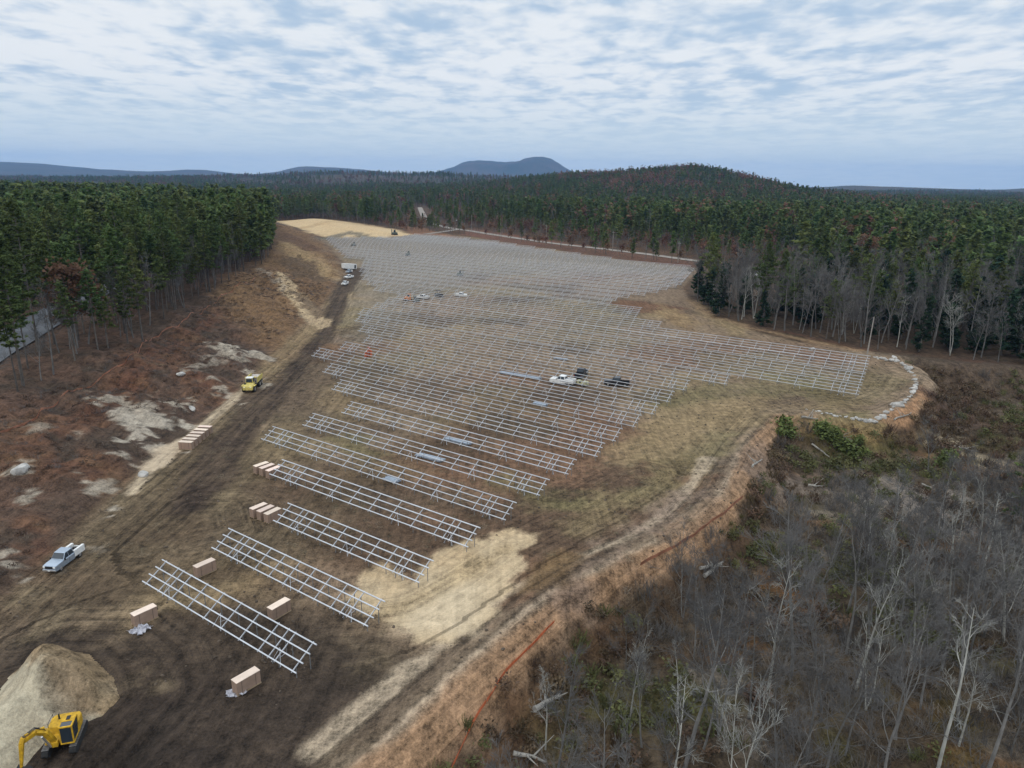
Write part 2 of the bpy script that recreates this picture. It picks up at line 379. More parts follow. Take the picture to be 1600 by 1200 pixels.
    def tint(v, a, b, c, amt):
        m = (fld * sstep(v, a, b) * amt)[:, None]; sub[:] = sub * (1 - m) + np.array(c) * m
    tint(pn, 0.04, 0.22, (0.205, 0.165, 0.095), 0.7)
    tint(pr, 0.02, 0.2, (0.125, 0.072, 0.046), 0.75)
    tint(pg, 0.08, 0.24, (0.120, 0.110, 0.062), 0.4)
    tint(pd, 0.05, 0.2, (0.066, 0.05, 0.036), 0.65)
    lay(P2([(560, 540), (640, 480), (760, 430), (1060, 430), (1080, 418), (880, 394), (680, 368), (510, 372), (540, 400), (560, 440)]), (0.20, 0.185, 0.155), (0.165, 0.150, 0.125), 20, 30, 1, 0.75)
    # olive grass on the right hand side
    for i, (px, py, rx, ry, ro, a) in enumerate([(1040, 740, 120, 40, -0.5, .75), (1150, 610, 150, 18, -.1, .7), (960, 790, 90, 30, -.6, .5), (1330, 610, 80, 30, -.1, .55), (820, 770, 60, 14, .3, .7), (520, 690, 60, 8, .2, .8), (430, 690, 30, 10, .3, .7), (1250, 592, 90, 10, .1, .35)]):
        lay(blob(px, py, rx, ry, ro, seed=i), (0.172, 0.150, 0.086), (0.118, 0.112, 0.056), 5, 9, 3, a * .8)
    for i, (px, py, rx, ry, ro, a) in enumerate([(1080, 660, 110, 26, -0.3, .8), (960, 800, 70, 18, -.6, .5), (1000, 700, 60, 30, -.5, .6), (1220, 640, 120, 10, -.05, .5), (1130, 500, 50, 14, .5, .8), (1030, 490, 30, 8, .2, .9), (540, 630, 30, 40, .6, .5)]):
        lay(blob(px, py, rx, ry, ro, seed=20 + i), (0.235, 0.185, 0.108), (0.18, 0.14, 0.085), 5, 8, 2, a)
    lay(blob(1330, 600, 60, 14, -.5), (0.10, 0.08, 0.045), None, 6, 8, 2, .7)
    lay(blob(1010, 480, 60, 8, .1), (0.14, 0.075, 0.045), (0.10, 0.06, 0.04), 4, 6, 2, .9)
    lay(blob(1060, 500, 40, 12, .5), (0.13, 0.085, 0.05), (0.22, 0.165, 0.095), 4, 6, 2, .9)
    # dark, wet soil in the foreground and along the haul road
    DARK = P2([(-60, 1010), (30, 960), (110, 955), (215, 975), (300, 950), (420, 940), (520, 960), (590, 985), (650, 1010), (690, 1040), (640, 1100), (560, 1160), (500, 1230), (200, 1300), (-100, 1250)])
    lay(DARK, (0.029, 0.023, 0.019), (0.054, 0.042, 0.032), 7, 9, 3, 0.96)
    lay(P2([(150, 1130), (260, 1080), (380, 1090), (470, 1070), (540, 1040), (640, 1060), (600, 1120), (520, 1200), (440, 1300), (100, 1300)]), (0.026, 0.021, 0.018), (0.045, 0.035, 0.028), 6, 9, 4, 0.85)
    lay(P2([(-40, 1000), (40, 930), (150, 810), (240, 730), (330, 660), (400, 640), (430, 700), (400, 760), (360, 820), (260, 870), (220, 930), (140, 950), (60, 960)]), (0.098, 0.076, 0.050), (0.066, 0.050, 0.034), 8, 8, 3, 0.85)
    band(P2([(300, 790), (360, 690), (420, 620), (470, 565), (505, 520), (522, 490), (528, 465), (545, 440), (560, 420)]), 2.9, (0.042, 0.031, 0.025), (0.066, 0.050, 0.037), 2, 1.6, 0.95)
    band(P2([(400, 600), (440, 560), (490, 510)]), 2.6, (0.21, 0.165, 0.10), (0.15, 0.11, 0.07), 3, 2, 0.8)
    for i, (px, py, rx, ry, ro, a) in enumerate([(300, 830, 60, 26, -.2, .6), (420, 770, 60, 20, .1, .6), (560, 860, 70, 22, .3, .6), (720, 700, 60, 20, .3, .6), (880, 610, 60, 20, .2, .65), (640, 600, 70, 20, .2, .5), (330, 900, 50, 30, .1, .5), (520, 745, 60, 18, .3, .6)]):
        lay(blob(px, py, rx, ry, ro, seed=40 + i), (0.085, 0.060, 0.040), (0.060, 0.045, 0.032), 6, 10, 3, a)
    # muddy pale splashes on the dark soil
    for px, py, rx, ry in [(575, 1040, 30, 14), (560, 1190, 40, 20), (60, 985, 50, 8), (240, 1075, 12, 8), (40, 930, 24, 10)]:
        lay(blob(px, py, rx, ry, -.5), (0.22, 0.18, 0.12), (0.10, 0.08, 0.055), 3, 5, 2, .75)
    # rutted strip and straw-mulched berm along the right edge
    lay(P2([(480, 1290), (600, 1160), (690, 1060), (790, 980), (880, 905), (960, 870), (1040, 815), (1120, 770), (1160, 700), (1200, 655), (1230, 650), (1190, 720), (1150, 795), (1080, 853), (1000, 890), (900, 945), (860, 985), (770, 1070), (660, 1190), (560, 1300)]), (0.250, 0.208, 0.160), (0.165, 0.135, 0.103), 3, 3, 2, .95)
    band(EDGE[1:9] - np.array([3.2, -.5]), 0.5, (0.115, 0.09, 0.066), None, .8, .6, .8)
    band(EDGE[1:9] - np.array([4.6, -.5]), 0.45, (0.10, 0.078, 0.058), None, .8, .6, .8)
    band(EDGE[1:9] - np.array([6.6, -.5]), 0.8, (0.31, 0.265, 0.205), None, .8, .6, .8)
    band(EDGE[1:9] - np.array([2.2, -.5]), 0.35, (0.32, 0.27, 0.21), None, .8, .6, .8)
    band(EDGE - np.array([.6, 0]), 1.3, (0.255, 0.165, 0.100), (0.20, 0.130, 0.082), 1.2, 1.2, 0.9)
    band(P2([(1040, 845), (1110, 800), (1150, 770), (1170, 730), (1190, 695), (1222, 655), (1290, 655), (1360, 662)]), 1.1, (0.23, 0.155, 0.10), (0.18, 0.125, 0.085), 1.5, 1.5, .7)
    band(P2([(1400, 652), (1440, 625), (1456, 600)]), 1.3, (0.28, 0.17, 0.10), None, 1.5, 1, .8)
    band(P2([(1462, 610), (1450, 585), (1420, 566), (1385, 555), (1340, 552)]), 2.6, (0.22, 0.175, 0.13), (0.15, 0.12, 0.09), 1.5, 1, .9)
    band(P2([(1080, 470), (1110, 492), (1180, 512), (1260, 532), (1340, 546)]), 1.6, (0.27, 0.20, 0.125), (0.2, 0.14, 0.09), 3, 2, .8)
    band(P2([(1120, 490), (1220, 517), (1330, 540), (1420, 552)]), 2.0, (0.11, 0.05, 0.035), (0.075, 0.045, 0.03), 3, 3, .8)
    # low cut-over ground on the right: leaf litter, rust, olive
    dlo = sd(xs, ys, LOW); lm = sstep(dlo, 1, 6)[:, None]
    l1 = fbm(xs, ys, 9, 301, 4, .6); l2 = fbm(xs, ys, 12, 311, 4, .6); l3 = fbm(xs, ys, 6, 321, 4, .6)
    lc = np.array((0.058, 0.046, 0.033)) * np.ones((len(xs), 1))
    for v, a, b, c in ((l1, .02, .2, (0.115, 0.062, 0.026)), (l2, .03, .2, (0.072, 0.070, 0.024)), (l3, .04, .22, (0.125, 0.112, 0.098)), (fbm(xs, ys, 10, 331, 4), .08, .25, (0.030, 0.025, 0.019))):
        m = sstep(v, a, b)[:, None] * .75; lc = lc * (1 - m) + np.array(c) * m
    sub[:] = sub * (1 - lm) + lc * lm
    for i, (px, py, rx, ry, ro, c, a) in enumerate([(1530, 600, 75, 14, .15, (.09, .045, .034), .8), (1500, 655, 70, 14, .1, (.06, .04, .032), .8), (1560, 640, 60, 30, .1, (.075, .055, .038), .5),
            (1330, 705, 70, 18, .1, (.095, .105, .035), .4), (1480, 690, 60, 10, .5, (.22, .19, .14), .8), (1350, 790, 90, 40, 0, (.16, .145, .13), .75), (1480, 800, 80, 40, 0, (.17, .155, .145), .75), (1230, 760, 60, 25, -.3, (.13, .105, .09), .6),
            (1530, 560, 70, 10, .1, (.16, .14, .10), .6), (1010, 860, 80, 14, -.5, (.16, .12, .10), .7), (900, 960, 60, 16, -.7, (.15, .115, .095), .7)]):
        lay(blob(px, py, rx, ry, ro, -4, seed=70 + i), c, None, 6, 10, 4, a)
    lay(RWF, (0.040, 0.032, 0.024), (0.060, 0.044, 0.032), 6, 8, 2, .85)
    lay(P2([(1385, 553), (1480, 560), (1640, 575), (1640, 600), (1540, 598), (1470, 590), (1440, 572)]), (0.085, 0.068, 0.052), (0.055, 0.044, 0.034), 4, 8, 3, .9)
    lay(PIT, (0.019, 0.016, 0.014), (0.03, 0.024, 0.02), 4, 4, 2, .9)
    # fresh sand
    SAND = P2([(560, 905), (600, 890), (640, 905), (690, 860), (740, 845), (800, 832), (845, 835), (820, 865), (835, 880), (820, 900), (800, 925), (770, 960), (735, 985), (690, 1008), (650, 1012), (645, 990), (600, 980), (560, 950), (535, 930)])
    lay(SAND, (0.46, 0.385, 0.27), (0.37, 0.295, 0.195), 1.2, 3.0, 1.6)
    lay(blob(700, 950, 70, 40, -.2), (0.50, 0.435, 0.325), None, 4, 5, 1, .8)
    band(P2([(600, 960), (660, 935), (720, 900), (790, 860)]), 1.2, (0.30, 0.235, 0.14), None, 2, 1.2, .6)
    lay(P2([(830, 880), (870, 855), (925, 870), (890, 905), (840, 935), (790, 945), (810, 915)]), (0.135, 0.092, 0.05), (0.10, 0.068, 0.038), 2, 3, 1, .95)
    lay(SANDFAR, (0.47, 0.38, 0.245), (0.40, 0.31, 0.19), 10, 16, 1)
    band(P2([(505, 373), (545, 368), (590, 373)]), 5, (.10, .10, .085), None, 4, 6, .8)
    band(P2([(470, 358), (520, 352), (580, 355)]), 5, (0.30, 0.22, 0.12), None, 10, 10, .7)
    lay(P2([(430, 440), (445, 438), (500, 478), (518, 492), (500, 502), (470, 485), (440, 460)], 2), (0.40, 0.325, 0.215), (0.27, 0.215, 0.145), 1.2, 3, 2)
    lay(P2([(432, 420), (470, 408), (515, 432), (500, 440), (455, 436)], 2), (0.098, 0.070, 0.046), (0.075, 0.054, 0.037), 3, 6, 3, .9)
    lay(P2([(432, 372), (480, 378), (505, 392), (480, 396), (440, 388)], 2), (0.10, 0.062, 0.042), (0.08, 0.052, 0.036), 3, 6, 3, .85)
    lay(P2([(455, 455), (500, 470), (512, 484), (490, 486), (462, 468)], 2), (0.10, 0.072, 0.05), None, 2, 4, 2, .8)
    lay(P2([(620, 352), (660, 356), (720, 372), (690, 368), (640, 366)]), (0.15, 0.085, 0.055), (0.2, 0.12, 0.075), 8, 10, 2)
    lay(P2([(720, 366), (800, 380), (960, 404), (1090, 418), (1090, 408), (960, 391), (800, 366), (740, 356)]), (0.125, 0.062, 0.043), (0.09, 0.055, 0.038), 6, 8, 2)
    # grey-white ledge and gravel on the bank
    for i, (px, py, rx, ry, ro, z, a) in enumerate([(205, 660, 55, 16, .35, 2.5, .95), (185, 690, 34, 12, .2, 2, .95), (240, 650, 60, 10, .1, 2, .9), (180, 632, 30, 10, .4, 3, .85), (370, 522, 50, 4, .06, 5, .95), (385, 560, 45, 5, .55, 3, .9), (290, 645, 22, 6, .7, 1.5, .9), (340, 545, 50, 8, -.4, 4, .55), (255, 618, 40, 6, .3, 3, .8), (32, 732, 18, 8, .4, 4, .95), (140, 745, 40, 5, .4, 2.5, .8), (15, 880, 26, 5, .4, 1, .85), (170, 760, 30, 5, .5, 1.5, .7), (95, 670, 26, 4, .1, 4, .6), (265, 635, 12, 6, .0, 3, .9), (420, 440, 26, 4, .5, 3, .6), (345, 600, 20, 4, .4, 2, .8), (130, 860, 40, 8, -.4, .5, .35)]):
        lay(blob(px, py, rx, ry, ro, z, seed=90 + i, jit=.4), (0.40, 0.385, 0.345), (0.22, 0.20, 0.17), 1.0, 5.5, 5.0, a, 0.7)
    band(P2([(205, 765), (240, 722), (262, 700), (300, 676), (330, 650), (360, 625), (385, 604)], .3), 0.75, (0.40, 0.35, 0.27), (0.32, 0.27, 0.2), .6, .3, .95)
    band(P2([(240, 724), (262, 700), (300, 680)], .3), 1.5, (0.42, 0.36, 0.28), None, 1, .6, .9)
    col[idx] = sub
    col *= (1 + 0.30 * np.clip(nf, -.4, .4) + 0.18 * np.clip(ns, -.4, .4))[:, None]
    return np.clip(col * np.array((1.09, 0.985, 0.87)), 0.006, 0.9)
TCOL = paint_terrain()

TRACKS = [P2(t) for t in ([(-40, 1010), (60, 930), (130, 870), (220, 790), (300, 720), (370, 650), (430, 600), (480, 550), (510, 510), (528, 475), (545, 445), (560, 425)],
    [(480, 1290), (640, 1140), (760, 1030), (850, 950), (940, 890), (1050, 825), (1110, 765), (1150, 700), (1200, 648), (1280, 625), (1350, 635), (1400, 615), (1415, 590), (1385, 568)],
    [(20, 1010), (100, 985), (190, 985), (240, 1030), (255, 1080), (210, 1125), (120, 1190)],
    [(230, 850), (300, 790), (360, 790), (370, 830), (300, 850)], [(545, 960), (640, 950), (720, 905), (800, 850), (900, 800), (1000, 740)])]
def track_coords():
    d = np.full(len(TX), 999.0); s = np.zeros(len(TX)); near = np.where((TY < 330) & (np.abs(TX) < 140))[0]
    dn = d[near]; sn = s[near]
    for k, t in enumerate(TRACKS):
        dd, ss = seg_dist(TX[near], TY[near], t, False); a = t[:-1]; q = dd < dn
        dn = np.where(q, dd, dn); sn = np.where(q, ss + 300 * k, sn)
    d[near] = dn; s[near] = sn; return d, s
TD, TS = track_coords()

def terrain_material():
    m = bpy.data.materials.new('graded_soil'); m.use_nodes = True; nt = m.node_tree; N = nt.nodes; L = nt.links; b = N['Principled BSDF']
    b.inputs['Roughness'].default_value = 0.95; b.inputs['Specular IOR Level'].default_value = 0.15
    at_ = N.new('ShaderNodeAttribute'); at_.attribute_name = 'ground_colour'
    geo = N.new('ShaderNodeNewGeometry')
    def noise(vec, scale, det=4, rough=.6, dist=0.0):
        n = N.new('ShaderNodeTexNoise'); n.inputs['Scale'].default_value = scale; n.inputs['Detail'].default_value = det; n.inputs['Roughness'].default_value = rough; n.inputs['Distortion'].default_value = dist
        L.new(vec, n.inputs[0]); return n.outputs[0]
    def mth(op, a, b_=None, c=None):
        q = N.new('ShaderNodeMath'); q.operation = op
        for i, v in enumerate((a, b_, c)):
            if v is None: continue
            if isinstance(v, (int, float)): q.inputs[i].default_value = v
            else: L.new(v, q.inputs[i])
        return q.outputs[0]
    n1 = noise(geo.outputs['Position'], 0.9, 6, .68, .4); n2 = noise(geo.outputs['Position'], 4.5, 4, .65); n3 = noise(geo.outputs['Position'], 0.16, 4, .6)
    td = N.new('ShaderNodeAttribute'); td.attribute_name = 'track_offset'; ts = N.new('ShaderNodeAttribute'); ts.attribute_name = 'track_run'
    cx = N.new('ShaderNodeCombineXYZ'); L.new(mth('MULTIPLY', td.outputs['Fac'], 1.25), cx.inputs[0]); L.new(mth('MULTIPLY', ts.outputs['Fac'], 0.045), cx.inputs[1])
    st = noise(cx.outputs[0], 1.0, 4, .62, .5)
    fade = N.new('ShaderNodeMapRange'); fade.inputs[1].default_value = 3; fade.inputs[2].default_value = 8; fade.inputs[3].default_value = 1; fade.inputs[4].default_value = 0; L.new(td.outputs['Fac'], fade.inputs[0])
    stm = mth('MULTIPLY', mth('SUBTRACT', st, .5), fade.outputs[0])
    v = mth('ADD', mth('MULTIPLY', mth('SUBTRACT', n1, .5), 2.7), mth('MULTIPLY', mth('SUBTRACT', n2, .5), 1.9))
    v = mth('ADD', v, mth('MULTIPLY', mth('SUBTRACT', n3, .5), .6)); v = mth('ADD', v, mth('MULTIPLY', mth('SUBTRACT', noise(geo.outputs['Position'], 13, 3, .7), .5), 1.6)); mpS = N.new('ShaderNodeMapping'); mpS.inputs['Scale'].default_value = (1.5, .14, .3); mpS.inputs['Rotation'].default_value = (0, 0, R(-8)); L.new(geo.outputs['Position'], mpS.inputs[0]); sn = noise(mpS.outputs[0], 1.0, 5, .7, .6); v = mth('ADD', v, mth('MULTIPLY', mth('SUBTRACT', sn, .5), 1.7))
    v = mth('ADD', v, mth('MULTIPLY', stm, 2.2))
    lum = N.new('ShaderNodeMapRange'); lum.inputs[1].default_value = .20; lum.inputs[2].default_value = .36; lum.inputs[3].default_value = 1.0; lum.inputs[4].default_value = .34; L.new(at_.outputs['Fac'], lum.inputs[0])
    v = mth('MULTIPLY', v, lum.outputs[0])                     # clean sand is more even than churned soil
    v = mth('MINIMUM', mth('MAXIMUM', mth('ADD', v, 1.0), 0.34), 1.9)
    mv = N.new('ShaderNodeVectorMath'); mv.operation = 'SCALE'; L.new(at_.outputs['Color'], mv.inputs[0]); L.new(v, mv.inputs['Scale'])
    L.new(mv.outputs[0], b.inputs['Base Color'])
    hgt = mth('ADD', mth('ADD', mth('MULTIPLY', n1, .5), mth('MULTIPLY', n2, .12)), mth('MULTIPLY', stm, .7))
    bp = N.new('ShaderNodeBump'); bp.inputs['Strength'].default_value = 1.0; bp.inputs['Distance'].default_value = 0.6; L.new(hgt, bp.inputs['Height']); L.new(bp.outputs[0], b.inputs['Normal'])
    return m
def build_terrain():
    nx, ny = len(GX), len(GY)
    i = np.arange(nx - 1); j = np.arange(ny - 1); I, J = np.meshgrid(i, j); a = (J * nx + I).ravel()
    Fq = np.stack([a, a + 1, a + 1 + nx, a + nx], 1)
    me = raw_mesh('ground', np.stack([TX, TY, TZ], 1), Fq, terrain_material())
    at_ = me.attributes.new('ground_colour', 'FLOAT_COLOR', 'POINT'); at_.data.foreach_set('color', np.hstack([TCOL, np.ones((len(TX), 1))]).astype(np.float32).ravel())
    at_ = me.attributes.new('track_offset', 'FLOAT', 'POINT'); at_.data.foreach_set('value', TD.astype(np.float32))
    at_ = me.attributes.new('track_run', 'FLOAT', 'POINT'); at_.data.foreach_set('value', TS.astype(np.float32))
    me.polygons.foreach_set('use_smooth', [True] * len(me.polygons))
    return tag(link('ground', me), kind='structure')
build_terrain()
def ribbon(name, pts, w, m, z=0.12, n=80):
    """a strip laid on the ground along a polyline"""
    pts = np.array(pts); seg = np.hypot(*np.diff(pts, axis=0).T); acc = np.concatenate([[0], np.cumsum(seg)])
    t = np.linspace(0, acc[-1], n); c = np.stack([np.interp(t, acc, pts[:, 0]), np.interp(t, acc, pts[:, 1])], 1)
    for _ in range(3): c[1:-1] = (c[:-2] + c[1:-1] * 2 + c[2:]) / 4
    d = np.gradient(c, axis=0); d /= np.hypot(d[:, 0], d[:, 1])[:, None]; nn = np.stack([-d[:, 1], d[:, 0]], 1)
    V = []
    for k in (-1, -.5, 0, .5, 1):
        p = c + nn * w * .5 * k; V.append(np.stack([p[:, 0], p[:, 1], hfun(p[:, 0], p[:, 1]) + z - .05 * abs(k)], 1))
    V = np.concatenate(V); Fq = []
    for r in range(4):
        for i in range(n - 1): Fq.append((r * n + i, (r + 1) * n + i, (r + 1) * n + i + 1, r * n + i + 1))
    return tag(link(name, raw_mesh(name, V, np.array(Fq), m)), kind='structure')
M_road = mat('gravel_road', (0.25, 0.215, 0.18), 0.95, 0, 0.2, 0.3, bump=0.2)
M_asphalt = mat('wet_asphalt', (0.095, 0.098, 0.105), 0.7, 0, 0.4, 0.12)
ROAD = P2([(1125, 412), (1080, 407), (1000, 396), (930, 388), (860, 380), (790, 370), (740, 362), (700, 356), (675, 350), (664, 342), (658, 330), (656, 325)])
ribbon('gravel_road', ROAD, 6.0, M_road, 0.25, 140)
ribbon('gravel_road', P2([(712, 359), (690, 363), (665, 366)]), 5.0, M_road, 0.25, 30)
HIGHWAY = P2([(-160, 640), (-60, 575), (0, 540), (60, 507), (125, 470), (200, 425), (262, 385), (300, 350), (322, 328), (318, 318), (300, 310)], 6)
ribbon('forest_road', HIGHWAY, 9.0, M_asphalt, 0.3, 160)

# ------------------------------------------------------------------ steel panel racks
TH = R(-34.86); U = np.array([math.cos(TH), math.sin(TH)]); NV = np.array([-U[1], U[0]])
ORD = 'first second third fourth fifth sixth seventh eighth ninth tenth eleventh twelfth thirteenth fourteenth fifteenth sixteenth seventeenth eighteenth nineteenth'.split()
TENS = {20: ('twentieth', 'twenty'), 30: ('thirtieth', 'thirty'), 40: ('fortieth', 'forty')}
def ordinal(i):
    if i < 20: return ORD[i - 1]
    t = i // 10 * 10; return TENS[t][0] if i == t else TENS[t][1] + '-' + ORD[i - t - 1]
ROWS = [(27.5, -59.5, -38.2), (34.7, -60.0, -38.2), (42.0, -60.1, -39.2), (49.6, -70.9, -39.6), (56.6, -82.1, -40.0), (64.0, -82.4, -40.4), (71.4, -82.2, -41.0), (79.0, -93.2, -41.0), (85.7, -103.4, -41.7), (92.9, -115.2, -42.1), (100.2, -115.4, -42.4), (107.9, -116.3, -43.1), (116.2, -126.4, -43.6), (124.4, -136.4, -39.0), (132.0, -143.2, -18.2), (140.8, -147, -19.1), (149.6, -151, -20.0), (157.4, -154, -20.9)]
FARPOLY = P2([(553, 490), (570, 478), (530, 467), (560, 460), (584, 453), (566, 438), (560, 422), (566, 408), (540, 404), (530, 394), (514, 379), (509, 372.5), (620, 371.5), (645, 367.5), (680, 369), (760, 376.5), (880, 395.5), (1000, 412.5), (1086, 420), (1076, 430), (1062, 446), (1020, 458), (966, 466), (950, 477), (1006, 490), (992, 497), (1020, 509), (1056, 517), (1050, 531), (1066, 540)], 1.2)
n_ = 165.0
while n_ < 372:
    us = []
    for k in range(len(FARPOLY)):
        a, b = FARPOLY[k], FARPOLY[(k + 1) % len(FARPOLY)]; na, nb2 = a @ NV, b @ NV
        if (na > n_) != (nb2 > n_): us.append(a @ U + (b - a) @ U * (n_ - na) / (nb2 - na))
    us.sort()
    if len(us) >= 2 and us[-1] - us[0] > 14: ROWS.append((n_, us[0], us[-1]))
    n_ += 8.0
RW, RZ0, RDZ = 2.0, 0.9, 1.25
RT = math.atan2(RDZ, RW); RL = math.hypot(RW, RDZ)
def bar_between(mb, a, b, w, h): mb.tube(a, b, w, w, 4); return mb
def rafter_mesh(mb, x):
    mb.box((x, RW / 2 - 1, RZ0 + RDZ / 2 - 0.09), (0.075, 0.1, 0.09)) if False else None
    c, s = math.cos(RT), math.sin(RT); vs = []
    for e in (-0.12, RL + 0.12):
        for dx, dz in ((-.028, -.155), (.028, -.155), (.028, -.062), (-.028, -.062)):
            vs.append((x + dx, -1 + e * c - dz * s, RZ0 + e * s + dz * c))
    return mb.add(vs, [(0, 1, 2, 3), (7, 6, 5, 4), (0, 4, 5, 1), (1, 5, 6, 2), (2, 6, 7, 3), (3, 7, 4, 0)])
def rail_mesh(mb, L_, f, w=0.095):
    c, s = math.cos(RT), math.sin(RT); e = f * RL; y = -1 + e * c; z = RZ0 + e * s; vs = []
    for x in (-0.0, L_):
        for dy, dz in ((-w / 2, -.06), (w / 2, -.06), (w / 2, .05), (-w / 2, .05)):
            vs.append((x, y + dy * c - dz * s, z + dy * s + dz * c))
    return mb.add(vs, [(0, 1, 2, 3), (7, 6, 5, 4), (0, 4, 5, 1), (1, 5, 6, 2), (2, 6, 7, 3), (3, 7, 4, 0)])
def post_mesh(mb, x, k):
    y = (-0.62, 0.68)[k]; zt = RZ0 + (y + 1) / RW * RDZ - 0.13
    return mb.tube((x, y, -0.35), (x, y, zt), 0.038, None, 5)
def brace_mesh(mb, x):
    for sx in (-.55, .55):
        mb.tube((x + sx, -0.62, 0.1), (x, -0.15, RZ0 + 0.42), 0.028, None, 4)
    mb.tube((x - .45, .68, .15), (x + .55, -.6, .95), 0.022, None, 4); return mb
RAFT = rafter_mesh(MB(), 0).mesh('rafter', M_galv); POST = [post_mesh(MB(), 0, k).mesh('post', M_post) for k in (0, 1)]
BRACE = brace_mesh(MB(), 0).mesh('brace', M_galv)
def rafter_spots(L_):
    core = max(1, round((L_ - 9.0) / (2.3 if L_ < 23 else 3.1))); mid = [4.6 + (L_ - 9.2) * k / core for k in range(core + 1)]
    return [0.5, 2.55, 3.35] + mid + [L_ - 3.35, L_ - 2.55, L_ - 0.5]
def rack(i, n, u0, u1):
    L_ = u1 - u0; p = U * u0 + NV * (n + 1.0); q = U * u1 + NV * (n + 1.0)
    z0, z1 = hz(*p), hz(*q)
    # the row follows the lie of the land
    kk = np.linspace(0, 1, 9); zs = hfun(p[0] + (q[0] - p[0]) * kk, p[1] + (q[1] - p[1]) * kk); zc = np.polyfit(kk, zs, 1)
    slope = float(np.clip(zc[0] / L_, -.03, .03)); zb = float(zc[1])
    tail = 'short two-table rack' if i <= 3 else ('medium length rack' if i <= 8 else 'long rack')
    place = 'counting back from the excavator' if i < len(ROWS) else 'last one below the far sand heap'
    lab = 'bare galvanised steel panel %s, %s row %s' % (tail, ordinal(i), place)
    xs = rafter_spots(L_)
    t = empty('panel_rack', (p[0], p[1], zb), 0, lab, 'panel rack', 'rows of bare solar panel racking across the field') if i <= 22 else None
    rot = (0, -math.atan(slope), TH)
    if t is not None:
        t.rotation_euler = rot
        for f in (0, 1 / 3, 2 / 3, 1): link('rail', rail_mesh(MB(), L_, f, .095 if i <= 4 else (.075 if i <= 8 else .058)).mesh('rail', M_galv), t)
        step = xs if len(xs) <= 96 else xs
        if i <= 14:
            for x in xs:
                link('rafter', RAFT, t, (x, 0, 0))
                for k in (0, 1): link('post', POST[k], t, (x, 0, 0))
        else:
            lead = sorted(xs, key=lambda x: -x)[:96]
            for x in lead: link('rafter', RAFT, t, (x, 0, 0))
            rest = xs[:max(0, len(xs) - 96)]
            if rest:
                mb = MB()
                for x in rest: rafter_mesh(mb, x)
                tag(mb.build('rafter', M_galv, t), kind='stuff')
            mb = MB()
            for x in xs: post_mesh(mb, x, 0); post_mesh(mb, x, 1)
            tag(mb.build('post', M_post, t), kind='stuff')
        nb_ = max(2, round(L_ / 10.7))
        for k in range(nb_ + 1):
            x = 2.95 if k == 0 else (L_ - 2.95 if k == nb_ else L_ * k / nb_)
            link('brace', BRACE, t, (x, 0, 0))
    else:
        mb = MB()
        for f in (0, 1 / 3, 2 / 3, 1): rail_mesh(mb, L_, f, 0.058)
        nb = len(mb.f)
        for x in xs: rafter_mesh(mb, x)
        for x in xs:
            post_mesh(mb, x, 0); post_mesh(mb, x, 1)
        mb.m = [0 if k < nb + 6 * len(xs) else 1 for k in range(len(mb.f))]
        o = mb.build('panel_rack', [M_galv, M_post]); o.location = (p[0], p[1], zb); o.rotation_euler = rot
        tag(o, lab, 'panel rack', 'rows of bare solar panel racking across the field')
for i, (n, a, b) in enumerate(ROWS): rack(i + 1, n, a, b)

# ------------------------------------------------------------------ cartons of panels on pallets
def pallet_carton():
    t = empty('carton', (0, 0, 0))
    mb = MB()
    for y in (-.38, 0, .38): mb.box((0, y, .09), (2.1, .09, .1))
    for k in range(7): mb.box((-.98 + k * .327, 0, .152), (.12, .86, .024))
    mb.build('pallet', M_wood, t)
    mb = MB(); mb.box((0, 0, .74), (2.06, .82, 1.14)); 
    for x in (-.6, .6): mb.box((x, 0, .74), (.035, .832, 1.15), 1)
    mb.build('box', [M_card, M_black], t, bevel=.012)
    mb = MB(); mb.box((0, 0, 1.335), (2.09, .85, .045)); mb.build('lid', M_cardtop, t, bevel=.008)
    return t
CYAW = TH + R(90)
def film_mesh(seed, w=1.3, l=2.2):
    rs = random.Random(seed); mb = MB(); n, m = 9, 14; vs = []
    for i in range(n):
        for j in range(m):
            x = (i / (n - 1) - .5) * w; y = (j / (m - 1) - .5) * l
            vs.append((x + rs.uniform(-.1, .1), y * (0.6 + .4 * math.sin(i * 1.3 + j * .4) ** 2) + rs.uniform(-.05, .05), .03 + rs.random() ** 2 * .28))
    return mb.add(vs, [(i * m + j, (i + 1) * m + j, (i + 1) * m + j + 1, i * m + j + 1) for i in range(n - 1) for j in range(m - 1)])
carton0 = pallet_carton(); used = [False]
def carton(px, py, label, dyaw=0.0, group='cartons of panels set down around the racks'):
    o = carton0 if not used[0] else copy_tree(carton0); used[0] = True
    p = atg(px, py); o.location = p; o.rotation_euler = (0, 0, CYAW + dyaw); o.scale = (.92, .85, .85)
    tag(o, label, 'carton', group); return o
for px, py, lb in [(321, 896, 'pale topped carton on a pallet between the first and second racks, left end'), (227, 971, 'tan carton on a pallet left of the first rack, torn film at its foot'), (437, 961, 'tan topped carton on a pallet behind the right half of the first rack'), (386, 1075, 'pinkish carton on dark soil in front of the first rack, nearest the camera')]:
    carton(px, py, lb, R(random.uniform(-4, 4)))
for k, (px, py) in enumerate([(405, 805), (416, 809), (427, 813)]): carton(px, py, '%s carton of the three at the left end of the third rack' % ('left pale', 'middle orange tinted', 'right tan')[k], R(k * 2))
for k, (px, py) in enumerate([(409, 738), (418, 741), (428, 745)]): carton(px, py, '%s carton of the three at the left end of the fourth rack' % ('left', 'middle', 'right, partly rack-covered')[k], R(k * 2 - 2))
six = ['nearest', 'second nearest', 'third nearest', 'fourth nearest', 'fifth nearest', 'farthest']
for k in range(6):
    carton(292 + k * 5.9, 702 - k * 4.9, '%s carton of the six in a line beside the pale drainage strip' % six[k], R(-62 + random.uniform(-3, 3)))
